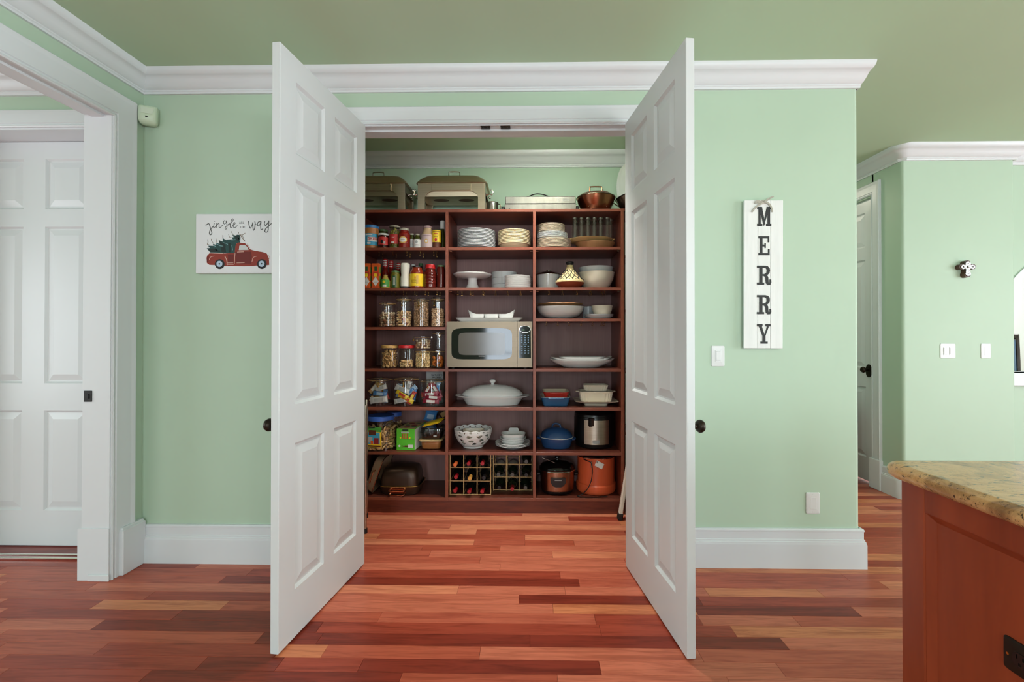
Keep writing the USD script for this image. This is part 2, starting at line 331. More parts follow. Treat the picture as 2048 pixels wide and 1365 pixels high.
# jambs and stops
struct('trim_9', cat(box(HL, HL + .018, 0, WT + .01, 0, HEAD), box(HR - .018, HR, 0, WT + .01, 0, HEAD), box(HL, HR, 0, WT + .01, HEAD - .006, HEAD + .012), box(HL, HR, .045, WT + .01, HEAD - .018, HEAD)), 'white_trim')
struct('trim_10', cat(box(XL - .142, XL + .004, OY0 - .03, OY0 + .004, 0, OZ + .004), box(XL - .142, XL + .002, OY1, OY1 + .03, 0, OZ), box(XL - .142, XL + .002, OY1, OY0 + .0, OZ - .012, OZ + .02), box(XL - .10, XL - .035, OY1, OY0, OZ - .024, OZ)), 'white_trim')
struct('trim_11', cat(box(DX0 - .01, DX0 + .012, 0, .22, 0, 2.462), box(DX1 - .012, DX1 + .01, 0, .22, 0, 2.462), box(DX0, DX1, 0, .22, 2.452, 2.48)), 'white_trim')
# plinth blocks: at the corner post of the left opening and beside the next room's doorway
struct('trim_12', cat(box(XL, XL + .036, -.155, -.012, 0, .24, .004), box(XL, XL + .030, -.150, -.016, 0, .252, .004)), 'white_trim')
struct('trim_13', cat(box(XL - .160, XL + .006, OY0 - .036, OY0 - .03, 0, .272, .002), box(XL - .10, XL + .012, OY0 - .042, OY0 - .036, 0, .035, .002)), 'white_trim')
struct('trim_14', cat(box(DX1 - .045, DX1 + .12, -.034, 0, 0, .252, .004)), 'white_trim')
struct('trim_15', cat(box(HX - .032, HX, HD0 - .112, HD0 + .01, 0, .25, .004)), 'white_trim')
struct('trim_16', cat(box(HX, HX + .10, HD0 - .02, HD0, 0, 2.47), box(HX, HX + .10, HD0, HD1, 2.47, 2.49)), 'white_trim')
# the arched opening at the far right: white lining and a ledge
ring = arch.buffer(.045).difference(arch).difference(sg.box(3, 0, 7, .98))
struct('trim_17', T(extrude(ring, .16), (0, HY + .26, 0), rx=90), 'white_trim')
struct('windowsill_1', box(HX2 + .002, 5.7, HY + .06, HY + .34, .88, .98, .006), 'white_trim')
# windows behind and beside the camera that let the daylight in
def window_frame(u0, u1, z0, z1, nu, nz, w=.06):
    o = sg.box(u0 - w, z0 - w, u1 + w, z1 + w).difference(sg.box(u0, z0, u1, z1)); g = [o]
    for k in range(1, nu): u = u0 + (u1 - u0) * k / nu; g.append(sg.box(u - .025, z0, u + .025, z1))
    for k in range(1, nz): z = z0 + (z1 - z0) * k / nz; g.append(sg.box(u0, z - .012, u1, z + .012))
    return extrude(unary_union(g), .05)
struct('window_4', T(window_frame(-3.1, -.9, .5, 2.2, 2, 1), (-6.145, 0, 0), rx=90, rz=90), 'white_trim')  # unseen window added to frame the next room's side fill
struct('window_1', T(window_frame(-.975, -.225, .2, 2.3, 1, 3), (0, -6.21, 0), rx=90), 'white_trim')
struct('window_2', T(window_frame(1.9, 4.9, .75, 2.25, 3, 1), (0, -6.21, 0), rx=90), 'white_trim')
struct('window_3', T(window_frame(-4.3, -.9, .14, 2.4, 3, 1), (6.81, 0, 0), rx=90, rz=90), 'white_trim')
# ------------------------------------------------------------------ floor: cherry strip boards, each a part
TONES = {'a': ((138, 54, 36), (160, 68, 48)), 'b': ((158, 72, 50), (180, 88, 64)), 'c': ((176, 92, 68), (200, 112, 86)), 'd': ((194, 112, 82), (216, 134, 100)),
         'e': ((110, 38, 24), (132, 50, 34)), 'f': ((178, 98, 64), (206, 126, 86)), 'g': ((166, 78, 58), (186, 96, 72))}
def mat_board(name, c1, c2):                # grain: long figure, fine streaks and pores along the board; each board its own offset
    a, b = np.array(S(*c1)), np.array(S(*c2)); lo, hi = a * .78, b * 1.12
    n = {'g': ('geometry', {}), 'o': ('object_info', {}), 'k': ('math', dict(math_type='multiply', value2=37.)), 'c': ('combine_xyz', {}), 'a': ('vector_math', dict(math_type='add')),
         'm1': ('mapping', dict(scale=(1.2, 12, 12))), 'n1': ('noise_texture', dict(scale=2.4, detail=4, roughness=.62, distortion=1.1)), 'm2': ('mapping', dict(scale=(2.2, 90, 90))), 'n2': ('noise_texture', dict(scale=3, detail=2, roughness=.7)),
         'x': ('math', dict(math_type='multiply_add', value2=.38)), 'w': ('math', dict(math_type='multiply', value2=.72)), 'r': ('rgb_ramp', {'ramp': [(.28, tuple(lo)), (.46, tuple(a)), (.6, tuple(b)), (.8, tuple(hi))]}), 'p': ('principled_bsdf', dict(roughness=.34, ior=1.4))}
    L = [('o.random', 'k.value1'), ('k.value', 'c.x'), ('k.value', 'c.y'), ('k.value', 'c.z'), ('g.position', 'a.vector1'), ('c.vector', 'a.vector2'), ('a.vector', 'm1.vector'), ('a.vector', 'm2.vector'), ('m1.vector', 'n1.vector'), ('m2.vector', 'n2.vector'),
         ('n1.fac', 'w.value1'), ('n2.fac', 'x.value1'), ('w.value', 'x.value3'), ('x.value', 'r.fac'), ('r.color', 'p.base_color')]
    MATS[name] = usdkit.material(stage, '/World/Looks/' + name, n, L, surface='p.BSDF')
for k, (c1, c2) in TONES.items(): mat_board('floor_' + k, c1, c2)
mat('floor_gap', (60, 26, 16), .6)
FL = struct('floor', None, None)
part(FL, 'subfloor', box(-6.1, 7.0, -6.3, 4.1, -.06, -.0125), 'floor_gap')
PITCH, Y0 = .0743, -.811
NOTED = {}                              # row -> [(x0, x1, tone)]: where the photograph shows a board's ends
def row_y(k): return Y0 + (k + .5) * PITCH
def note(k, *ends):                     # px, tone, px, tone, ..., px
    y = row_y(k)
    for i in range(0, len(ends) - 2, 2):
        NOTED.setdefault(k, []).append((at(ends[i], 1000, y)[0], at(ends[i + 2], 1000, y)[0], ends[i + 1]))
note(-1, 0, 'a', 290, 'e', 800, 'b', 1115, 'c', 1460, 'c', 1850)  # left-end boards toned darker: the dimmer light there is put into their colour
note(0, 0, 'a', 405, 'e', 560, 'a', 722, 'e', 1200, 'c', 1560, 'g', 1850)
note(1, 0, 'b', 205, 'a', 560, 'f', 650, 'b', 960, 'c', 1400, 'g', 1850)
note(2, 0, 'b', 520, 'e', 640, 'e', 1060, 'e', 1568, 'c', 1850)
note(3, 0, 'c', 197, 'e', 640, 'a', 1200, 'a', 1466, 'f', 1850)
note(4, 0, 'a', 355, 'e', 560, 'b', 760, 'g', 1190, 'a', 1400, 'c', 1592, 'b', 1850)
note(5, 0, 'a', 195, 'f', 450, 'b', 590, 'c', 1106, 'f', 1390, 'e', 1712, 'c', 1900)
note(6, -300, 'b', 300, 'a', 560, 'c', 1038, 'e', 1400, 'a', 1900)
note(7, 0, 'b', 185, 'c', 560, 'd', 916, 'c', 1130, 'c', 1413, 'f', 1640, 'c', 1900)
note(8, 0, 'b', 445, 'e', 640, 'e', 1158, 'g', 1390, 'b', 1768, 'd', 1950)
note(9, 0, 'b', 500, 'a', 690, 'a', 1120, 'g', 1388, 'b', 1690, 'g', 1900)
note(10, 600, 'c', 1000, 'c', 1390, 'f', 1800)
note(11, 700, 'g', 960, 'c', 1250, 'b', 1700, 'a', 1900)
note(12, 690, 'g', 860, 'c', 1105, 'd', 1260, 'b', 1690, 'f', 1900)
note(13, 600, 'g', 845, 'b', 1000, 'c', 1300, 'b', 1900)
note(14, 600, 'd', 948, 'g', 1050, 'b', 1148, 'c', 1400, 'b', 1900)
note(15, 560, 'f', 757, 'b', 1050, 'd', 1300, 'b', 1900)
note(16, 560, 'g', 857, 'd', 953, 'b', 1250, 'a', 1850)
note(17, 600, 'c', 900, 'd', 1260, 'a', 1900)
note(18, 560, 'c', 1240, 'f', 1900)
note(19, 560, 'd', 1137, 'a', 1300, 'b', 1900)
note(20, 560, 'b', 1045, 'd', 1300, 'g', 1900)
r2 = random.Random(11); rest = {}
def board(x0, x1, y0, y1): return box(x0 + .0004, x1 - .0004, y0 + .0004, y1 - .0004, -.0125, 0, .0006)
def plain(x0, x1, y0, y1): return box(x0 + .0004, x1 - .0004, y0 + .0004, y1 - .0004, -.0125, 0)
for k in range(-75, 66):
    y0 = Y0 + k * PITCH; y1 = y0 + PITCH; y = y0; noted = sorted(NOTED.get(k, []))
    if y1 > 4.1 or y0 < -6.3: continue
    segs, x = [], -6.1
    spans = noted + [(7.0, 7.0, None)]
    for a, b, t in spans:
        a = max(a, x)
        while a - x > .02:
            L = r2.uniform(.5, 1.9); e = a if a - x - L < .35 else x + L; segs.append((x, e, r2.choice('aabbbccgggffd'))); x = e
        if t: segs.append((a, b, t)); x = b
    for a, b, t in segs:
        if b - a < .03: continue
        if -2 <= k <= 36 and b > -3.3 and a < 3.0: part(FL, 'board', board(a, b, y0, y1), 'floor_' + t, smooth=False)
        else: rest.setdefault(t, []).append(plain(a, b, y0, y1))
for t in sorted(rest): part(FL, 'board', cat(*rest[t]), 'floor_' + t, smooth=False, kind='stuff')

# ------------------------------------------------------------------ six-panel doors
def door_parts(parent, w, h, t, cols, rows, edge_in=0.0):
    """Frame of stiles and rails with raised panels on both faces; x from the hinge, y across the thickness, z up."""
    f = box(0, w, -t / 2, t / 2, 0, h, .002); cuts = []; d, g = .011, .012
    for a, b in cols:
        for z0, z1 in rows:
            for s in (-1, 1):                        # the sticking: a sloped edge down to the field
                o = [(a, z0), (b, z0), (b, z1), (a, z1)]; i = [(a + g, z0 + g), (b - g, z0 + g), (b - g, z1 - g), (a + g, z1 - g)]
                y0, y1 = s * (t / 2 + .001), s * (t / 2 - d)
                cuts.append(trimesh.Trimesh([(x, y0, z) for x, z in o] + [(x, y1, z) for x, z in i]).convex_hull)
    part(parent, 'frame', cut(f, *cuts), 'white_door', smooth=20)
    for z0, z1 in rows:
        for a, b in cols:
            ms = []
            for s in (-1, 1):
                q0, q1 = g + .003, g + .040; y0, y1 = s * (t / 2 - d - .001), s * (t / 2 - .002)
                o = [(a + q0, z0 + q0), (b - q0, z0 + q0), (b - q0, z1 - q0), (a + q0, z1 - q0)]; i = [(a + q1, z0 + q1), (b - q1, z0 + q1), (b - q1, z1 - q1), (a + q1, z1 - q1)]
                ms.append(trimesh.Trimesh([(x, y0, z) for x, z in o] + [(x, y0 + (y1 - y0) * .75, z) for x, z in i] + [(x + .0 * s, y1, z) for x, z in [(i[0][0] + .003, i[0][1] + .003), (i[1][0] - .003, i[1][1] + .003), (i[2][0] - .003, i[2][1] - .003), (i[3][0] + .003, i[3][1] - .003)]]).convex_hull)
            part(parent, 'panel', cat(*ms), 'white_door', smooth=False)
ROWS = [(.20, .815), (.975, 1.925), (2.03, 2.335)]
DW, DH, DT = .7231, 2.44, .035
def knob_mesh(s):                                    # round knob on a rose, standing off the face on the side s
    m = lathe([(0, 0), (.028, 0), (.028, .004), (.022, .008), (.010, .012), (.009, .03), (.012, .036), (.02, .04), (.026, .048), (.027, .056), (.022, .066), (.012, .071), (0, .072)], 24)
    return T(m, (0, s * DT / 2, 0), rx=-90 * s)
def pantry_door(name, hx, ang, side, label):
    # the inner face passes through (hx, -.02); the slab lies on its outer side
    d = np.array([-math.sin(ang) * (1 if side < 0 else -1), -math.cos(ang)]); rz = math.degrees(math.atan2(d[1], d[0]))
    out = np.array([-d[1], d[0]]); out = out if out[0] * side > 0 else -out
    o = np.array([hx, -.02]) + out * DT / 2
    p = thing(name, label, 'door', (o[0], o[1], .010), (0, 0, rz)); tag(p, kind='structure')
    door_parts(p, DW, DH, DT, [(.096, .318), (.402, .622)], ROWS)
    loc = np.array([-math.sin(math.radians(rz)), math.cos(math.radians(rz))]); s = 1 if loc @ out > 0 else -1
    k = part(p, 'knob', T(knob_mesh(s), (DW - .065, 0, .895)), 'bronze_dark', 'dark bronze round knob')
    part(p, 'latch_plate', box(DW - .0005, DW + .0008, -.012, .012, .865, .925), 'white_door')
    for z in (.22, 1.2, 2.2):
        part(p, 'hinge', T(trimesh.creation.cylinder(.006, .09, sections=12), (-.004, s * (DT / 2 + .002), z)), 'bronze_dark')
    return p
pantry_door('door_1', -.9176, .1074, -1, 'white six-panel pantry door swung open over the truck picture')
pantry_door('door_2', .5287, .1194, 1, 'white six-panel pantry door swung open beside the vertical word sign')
# door of the next room and of the hall
xs3 = [at(px, 600, .155)[0] - DX0 - .012 for px in (46, 89)]; COLS3 = [(xs3[0] - .262, xs3[0]), (xs3[1], xs3[1] + .262)]
p = thing('door_3', 'closed white six-panel door seen through the cased opening on the left', 'door', (DX0 + .012, .175, .012)); tag(p, kind='structure')
door_parts(p, DX1 - DX0 - .024, 2.438, .04, COLS3, [(.21, .815), (.975, 1.925), (2.03, 2.335)])
p = thing('door_4', 'white panelled hall door with dark bronze oval knob plate', 'door', (HX + .045, HD0 + .012, .02), (0, 0, 90)); tag(p, kind='structure')
door_parts(p, HD1 - HD0 - .03, 2.44, .04, [(.10, .35), (.48, .70)], ROWS)
oval = extrude(sg.Point(0, 0).buffer(1, 12), .006); oval.vertices = oval.vertices * [.033, .056, 1]
part(p, 'knob_plate', T(oval, (.062, .02, .955), rx=-90), 'bronze_dark', 'dark bronze oval knob plate')
part(p, 'knob', T(lathe([(0, 0), (.009, 0), (.009, .02), (.014, .028), (.024, .036), (.027, .046), (.02, .058), (0, .062)], 20), (.062, .026, .965), rx=-90), 'bronze_dark', 'dark bronze knob')
part(p, 'latch_plate', box(-.001, .0004, -.012, .012, .93, .99), 'bronze_dark')
# fittings screwed to the trim
for px in (971, 1011):
    q = at(px, 254, .02); m = cat(T(extrude(sg.box(-.024, -.016, .024, .016).buffer(.003), .003), (0, 0, 0)), *[T(lathe([(0, 0), (.003, 0), (.002, .0015), (0, .002)], 8), (x, 0, .003)) for x in (-.019, .019)], T(extrude(sg.box(-.008, -.005, .008, .005), .0045)))
    solo('strike_plate', T(m, rx=180), 'bronze_dark', 'small dark strike plate under the pantry door head, the %s one' % ('left' if px == 971 else 'right'), 'strike plate', (q[0], .022, HEAD - .006), (0, 0, 0))
q = at(176, 793, OY0 - .032)
m = cat(T(extrude(sg.box(-.017, -.026, .017, .026).buffer(.003), .004)), T(extrude(sg.box(-.007, -.012, .007, .012), .007)))
solo('pull_plate', T(m, rx=90), 'black_plastic', 'small black latch plate on the white post of the cased opening', 'latch', (q[0], OY0 - .03, q[2]))
# steel track strip in the next room's doorway
t = thing('threshold', 'two-railed metal threshold strip below the next room door', 'threshold', (0, 0, 0))
part(t, 'sill_board', box(DX0 + .012, DX1 - .012, .0, .21, 0, .006), 'floor_e')
for y in (.012, .052): part(t, 'rail', box(DX0 + .012, DX1 - .012, y - .007, y + .007, .006, .013, .002), 'chrome')
# ------------------------------------------------------------------ on the walls
PX = 2.475 / F                                       # metres per pixel of the frame at the front wall
# motion sensor in the left corner
q = at(298, 233, -.03)
t = thing('motion_sensor', 'pale green motion sensor in the corner above the cased opening', 'motion sensor', (XL + .052, -.022, q[2]), (0, 0, 24))
secs = [(-.062, .030, .012, 4, 0, -.006), (-.058, .046, .022, 4, 0, -.014), (-.04, .052, .034, 3.4, 0, -.022), (.0, .053, .036, 3.4, 0, -.022), (.05, .053, .030, 4, 0, -.018), (.061, .05, .024, 5, 0, -.014), (.063, .046, .02, 5, 0, -.012)]
part(t, 'housing', T(loft(secs, 36), sc=.82), 'sensor_plastic')
part(t, 'lens', T(loft([(.0, .040, .030, 3.4, 0, -.0315), (.042, .042, .026, 3.4, 0, -.0295)], 30), sc=.82), 'sensor_lens')
part(t, 'indicator', T(box(-.006, .006, -.062, -.056, -.024, -.018), sc=.82), 'dark_print')

# truck picture
CVX0, CVX1, CVZ0, CVZ1 = -1.869, -1.385, 1.625, 1.958; cx, cz = (CVX0 + CVX1) / 2, (CVZ0 + CVZ1) / 2
t = thing('canvas_picture', 'white canvas with red truck carrying a fir tree, partly behind the open door', 'picture', (cx, -.0012, cz))
CW, CHh = CVX1 - CVX0, CVZ1 - CVZ0
mat('canvas_white', (222, 224, 226), .75)
part(t, 'canvas', box(-CW / 2, CW / 2, -.028, 0, -CHh / 2, CHh / 2, .003), 'canvas_white')
def cv(zx, zy): return (CVX0 + (zx - 95) * .000306 - cx, CVZ1 - (zy - 165) * .00031 - cz)
def cpoly(pts): return sg.Polygon([cv(*p) for p in pts]).buffer(0)
def cstroke(pts, w, sp=True):
    P = np.array([cv(*p) for p in pts]); P = spline(P, 5) if sp and len(P) > 2 else P
    return sg.LineString(P).buffer(w * .000306 / 2, 4)
def print_on(parent, name, geom, m, layer, label=None):
    if name in ('lettering', 'twig', 'fir_tree'): gs = [geom]
    else: gs = list(geom.geoms) if hasattr(geom, 'geoms') else [geom]
    for g in gs: part(parent, name, upright(extrude(g.simplify(.0001), .0004), (0, -.0278 - .0002 * layer, 0)), m, label, smooth=False)
for n, c in (('ink_grey', (92, 94, 94)), ('truck_red', (138, 52, 40)), ('truck_dark', (104, 36, 32)), ('truck_light', (206, 170, 158)), ('tire_black', (30, 32, 34)), ('hub_blue', (176, 196, 214)), ('fir_teal', (34, 70, 68)), ('fir_dark', (28, 44, 42)), ('fir_light', (120, 156, 160)), ('twig', (128, 118, 106)), ('window_grey', (196, 200, 200))): mat(n, c, .75)
S1 = [[(285, 370), (330, 342), (350, 360), (372, 430), (395, 505), (380, 540), (355, 535), (350, 500), (375, 440), (415, 395)], [(440, 335), (425, 400), (440, 415), (472, 385)], [(478, 340), (478, 412)], [(478, 385), (510, 345), (530, 350), (530, 400), (550, 415), (590, 372)],
      [(655, 300), (625, 290), (610, 330), (630, 350), (660, 320), (665, 290), (672, 370), (670, 430), (650, 445), (640, 430), (660, 390), (722, 340)], [(700, 370), (740, 345), (785, 290), (785, 260), (765, 265), (740, 340), (735, 400), (750, 420), (775, 400)], [(775, 385), (820, 350), (820, 325), (800, 330), (790, 380), (805, 418), (840, 405), (862, 380)],
      [(1070, 300), (1080, 360), (1100, 425), (1120, 410), (1145, 350), (1150, 330), (1152, 400), (1165, 465), (1185, 430), (1195, 340), (1188, 312)], [(1190, 352), (1240, 372)], [(1295, 312), (1255, 315), (1237, 360), (1252, 388), (1282, 360), (1302, 312), (1295, 380), (1302, 455), (1335, 440)],
      [(1370, 310), (1365, 355), (1390, 378), (1430, 330), (1447, 300), (1440, 400), (1430, 480), (1400, 503), (1375, 490), (1382, 450), (1430, 400), (1492, 345)]]
BOLD = {0: 15, 2: 12, 7: 15, 9: 14, 10: 15}
letters = unary_union([cstroke(s, BOLD.get(i, 11)) for i, s in enumerate(S1)] + [sg.Point(*cv(445, 300)).buffer(.0022)])
print_on(t, 'lettering', letters, 'ink_grey', 1, 'grey handwritten words jingle and way')
for w_, (zx, zy) in (('ALL', (945, 345)), ('THE', (962, 425))):
    u, v = cv(zx, zy); part(t, 'lettering', upright(text(w_, .0118, .0004, False), (u, -.0282, v)), 'ink_grey', 'small capitals ' + w_, smooth=False)
fir = cpoly([(300, 790), (360, 780), (325, 742), (430, 745), (412, 705), (480, 730), (465, 690), (540, 705), (525, 640), (600, 668), (598, 605), (660, 640), (690, 632), (785, 625), (755, 590), (800, 590), (775, 545), (840, 560), (860, 545), (905, 548), (925, 590), (915, 690), (850, 700), (830, 760), (820, 880), (370, 865)])
print_on(t, 'fir_tree', fir, 'fir_teal', 1, 'dark teal fir tree in the truck bed')
print_on(t, 'fir_tree', unary_union([cpoly(p) for p in ([(320, 800), (450, 790), (560, 850), (380, 862)], [(530, 660), (620, 700), (660, 760), (560, 730)], [(820, 570), (900, 560), (905, 660), (840, 640)], [(560, 770), (640, 740), (660, 860), (580, 860)], [(700, 700), (740, 690), (740, 860), (710, 860)])]), 'fir_dark', 2)
print_on(t, 'fir_tree', unary_union([cstroke(p, 12) for p in ([(610, 690), (660, 700), (690, 720)], [(760, 640), (830, 632)], [(480, 700), (540, 740), (600, 750)], [(770, 740), (780, 820)], [(440, 790), (500, 830)], [(890, 600), (905, 650)], [(420, 730), (470, 760)])]), 'fir_light', 2)
print_on(t, 'twig', unary_union([cstroke(p, w) for p, w in (([(318, 630), (325, 680), (310, 715), (345, 725)], 9), ([(385, 620), (392, 655), (420, 690)], 9), ([(472, 615), (480, 650), (490, 690)], 9), ([(595, 555), (600, 580), (595, 605)], 8), ([(705, 540), (715, 575), (740, 600)], 9), ([(752, 485), (770, 515), (790, 545)], 9), ([(888, 500), (888, 520)], 12), ([(915, 540), (950, 590), (1005, 660)], 14), ([(950, 560), (1010, 515)], 9), ([(960, 575), (990, 600)], 8), ([(900, 550), (960, 545)], 9))]), 'twig', 1)
body = cpoly([(300, 960), (312, 920), (350, 882), (390, 870), (640, 882), (820, 872), (830, 760), (850, 705), (892, 685), (1010, 700), (1050, 740), (1095, 805), (1180, 835), (1330, 858), (1412, 888), (1428, 930), (1450, 970), (1455, 1092), (1420, 1095), (1200, 1105), (1000, 1115), (640, 1105), (350, 1085), (305, 1050)])
print_on(t, 'truck_print', body, 'truck_red', 2, 'red pickup truck')
print_on(t, 'truck_print', unary_union([cpoly([(832, 850), (1120, 850), (1135, 940), (1125, 1070), (832, 1060)]), cpoly([(690, 900), (805, 900), (800, 1060), (700, 1060)]), cpoly([(305, 960), (345, 925), (335, 1040), (310, 1040)])]), 'truck_dark', 3)
print_on(t, 'truck_print', cpoly([(895, 825), (905, 745), (930, 732), (1010, 732), (1050, 765), (1078, 820)]), 'window_grey', 3, 'pale truck window')
print_on(t, 'truck_print', unary_union([cstroke(p, w) for p, w in (([(352, 990), (380, 945), (440, 928)], 10), ([(640, 935), (672, 1000), (682, 1090)], 14), ([(1140, 1030), (1162, 960), (1225, 932)], 10), ([(826, 880), (815, 1075)], 9), ([(690, 1052), (790, 1050)], 9), ([(860, 1052), (1000, 1048)], 9), ([(870, 858), (985, 852)], 12), ([(360, 876), (600, 884)], 8), ([(1440, 920), (1465, 955), (1450, 990)], 8), ([(1050, 715), (1100, 790)], 8), ([(690, 1080), (800, 1080)], 8))]), 'truck_light', 4)
for zx in (545, 1322):
    print_on(t, 'wheel_print', sg.Point(*cv(zx, 1075)).buffer(.0272), 'tire_black', 4, 'black truck wheel')
    print_on(t, 'wheel_print', sg.Point(*cv(zx - 5, 1070)).buffer(.0172), 'hub_blue', 5, 'pale blue hub')
    print_on(t, 'wheel_print', sg.Point(*cv(zx - 5, 1070)).buffer(.0045), 'tire_black', 6)

# MERRY sign: three white boards with black slab letters and a jute bow
q = at(1525, 549, -.02); z5 = .000769
t = thing('word_sign', 'tall white plank sign with black letters spelling MERRY, beside the right door', 'sign', (q[0], -.001, q[2]), (0, .35, 0))
mat_noise('sign_white', (222, 224, 222), (232, 233, 231), (14, 14, 1.2), 4, .6, 4)
mat_noise('sign_black', (34, 36, 36), (46, 48, 48), nscale=60, rough=.7)
def sxz(zx, zy): return ((zx - 456) * z5, -(zy - 607) * z5)
xs = [sxz(x, 0)[0] for x in (322, 418, 508, 597)]; zt, zb = sxz(0, 79)[1], sxz(0, 1137)[1]
for a, b in zip(xs, xs[1:]): part(t, 'plank', box(a + .0005, b - .0005, -.026, -.008, zb, zt, .0015), 'sign_white')
for z in (zt - .12, zb + .12): part(t, 'batten', box(xs[0] + .02, xs[-1] - .02, -.008, 0, z - .02, z + .02), 'sign_white')
def R_(x0, y0, x1, y1): return sg.box(x0, y0, x1, y1)
def P_(*p): return sg.Polygon(p)
GLY = {'M': unary_union([R_(0, 0, .36, .11), R_(.64, 0, 1, .11), R_(0, .89, .3, 1), R_(.72, .89, 1, 1), R_(.09, 0, .25, 1), R_(.74, 0, .91, 1), P_((.12, 1), (.34, 1), (.56, .12), (.48, 0)), P_((.88, 1), (.68, 1), (.45, .12), (.48, 0))]),
       'E': unary_union([R_(0, 0, .98, .11), R_(0, .89, .95, 1), R_(.13, 0, .36, 1), R_(.3, .46, .6, .56), R_(.55, .38, .66, .64), R_(.84, .68, .96, 1), R_(.86, 0, 1, .32)]),
       'R': unary_union([R_(0, 0, .5, .11), R_(0, .89, .6, 1), R_(.16, 0, .38, 1), P_((.55, 1), (.75, .97), (.88, .87), (.9, .73), (.86, .6), (.7, .5), (.4, .46), (.4, .56), (.55, .57), (.65, .63), (.68, .74), (.65, .84), (.55, .89)),
                         P_((.45, .5), (.68, .52), (.78, .4), (.8, .14), (.84, .1), (.88, .14), (.88, .28), (.98, .28), (1, .12), (.93, 0), (.75, -.01), (.62, .08), (.58, .36), (.52, .44), (.4, .47))]),
       'Y': unary_union([R_(.26, 0, .78, .11), R_(0, .89, .4, 1), R_(.62, .89, 1, 1), R_(.4, 0, .62, .45), P_((.08, 1), (.3, 1), (.56, .42), (.42, .36)), P_((.92, 1), (.78, 1), (.54, .42), (.6, .36))])}
for ch, x0, x1, y0, y1 in (('M', 412, 511, 127, 263), ('E', 421, 500, 337, 472), ('R', 412, 513, 547, 683), ('R', 412, 513, 757, 893), ('Y', 413, 509, 965, 1103)):
    g = GLY[ch].buffer(.012).buffer(-.012); a, c0 = sxz(x0, y1); b, d0 = sxz(x1, y0)
    g = shapely.affinity.affine_transform(g, [b - a, 0, 0, d0 - c0, a, c0])
    part(t, 'letter', upright(extrude(g, .003), (0, -.0255, 0)), 'sign_black', 'black letter ' + ch, smooth=False)
mat_noise('jute', (150, 146, 134), (188, 184, 172), nscale=260, rough=.9, bump=.3)
def ribbon(pts, w=.0042, th=.0012):
    P = spline([(*sxz(*p[:2]), p[2] if len(p) > 2 else .004) for p in pts], 6); L = sg.LineString(P[:, :2]).buffer(w, 3); return upright(extrude(L, .002), (0, -.027 - th, 0))
bow = cat(*[ribbon(p, w, h) for p, w, h in (([(395, 95), (415, 85), (450, 100), (470, 90)], .005, .001), ([(470, 90), (450, 85), (420, 100), (395, 100)], .004, .002), ([(465, 95), (430, 110), (395, 135), (375, 160)], .0048, .003), ([(470, 92), (495, 110), (510, 135), (515, 160)], .0046, .003), ([(465, 90), (490, 72), (520, 55)], .0052, .002))] + [upright(extrude(sg.Point(*sxz(468, 92)).buffer(.008, 4), .006), (0, -.027, 0))])
part(t, 'bow', bow, 'jute', 'grey jute bow')

# switches and blank plates
def plate(name, label, cat_, w, h, loc, rockers, rz=0):
    t = thing(name, label, cat_, loc, (0, 0, rz))
    part(t, 'cover_plate', T(loft([(0, w / 2, h / 2, 14), (.003, w / 2, h / 2, 14), (.0055, w / 2 - .004, h / 2 - .004, 14)], 56), rx=90), 'white_plastic')
    for u in rockers:
        part(t, 'rocker', cat(box(u - .0165, u + .0165, -.0068, -.004, -.033, .033, .001), T(box(u - .0125, u + .0125, -.0105, -.005, -.026, .026, .0015), (0, 0, 0))), 'white_plastic')
    if not rockers and 'bare' not in label: part(t, 'insert', box(-.0165, .0165, -.0062, -.004, -.033, .033, .0008), 'white_plastic')
    for u in (rockers or [0]):
        for s in (-1, 1): part(t, 'screw', T(trimesh.creation.cylinder(.0022, .001, sections=10), (u, -.0058, s * .048), rx=90), 'white_plastic')
    return t
q = at(1435.5, 712.5, 0); plate('light_switch', 'single white rocker light switch below the vertical word sign', 'light switch', .072, .115, (q[0], 0, q[2]), [0])
q = at(1625, 1006.5, 0); plate('wall_plate', 'blank white wall plate low above the baseboard', 'wall plate', .075, .117, (q[0], 0, q[2]), [])
q = at(1895, 702.5, HY); plate('light_switch', 'double white rocker light switch on the hall wall above the island', 'light switch', .118, .115, (q[0], HY, q[2]), [-.023, .023])
q = at(1971, 702.5, HY); plate('wall_plate', 'blank white wall plate beside the double switch', 'wall plate', .075, .115, (q[0], HY, q[2]), [])
# wall cross
q = at(1926, 540, HY)
t = thing('wall_cross', 'dark wooden wall cross with silver filigree face on the hall wall', 'cross', (q[0], HY - .001, q[2] + .004))
def cross(s, lobe):
    return unary_union([sg.box(-.022 * s, -.07 * s, .022 * s, .06 * s), sg.box(-.055 * s, -.0 * s, .055 * s, .034 * s), sg.Point(0, .05 * s).buffer(lobe * s), sg.Point(-.052 * s, .018 * s).buffer(lobe * s * .85), sg.Point(.052 * s, .018 * s).buffer(lobe * s * .85), sg.Point(0, -.055 * s).buffer(lobe * s)]).buffer(.006).buffer(-.006)
mat_noise('cross_wood', (58, 38, 28), (86, 56, 42), nscale=30, rough=.5)
mat_noise('filigree', (120, 110, 104), (206, 208, 212), nscale=160, rough=.3, metal=.8, lo=.42, hi=.58, bump=1.)
part(t, 'body', upright(extrude(cross(.80, .030), .036)), 'cross_wood')
part(t, 'filigree', upright(extrude(cross(.70, .028).difference(unary_union([sg.Point(x, y).buffer(.0045, 4) for x, y in ((0, .038), (-.036, .013), (.036, .013), (0, -.040))])), .005), (0, -.036, 0)), 'filigree', 'silver filigree face')
part(t, 'boss', T(trimesh.creation.icosphere(2, .010), (0, -.040, .012)), 'filigree')
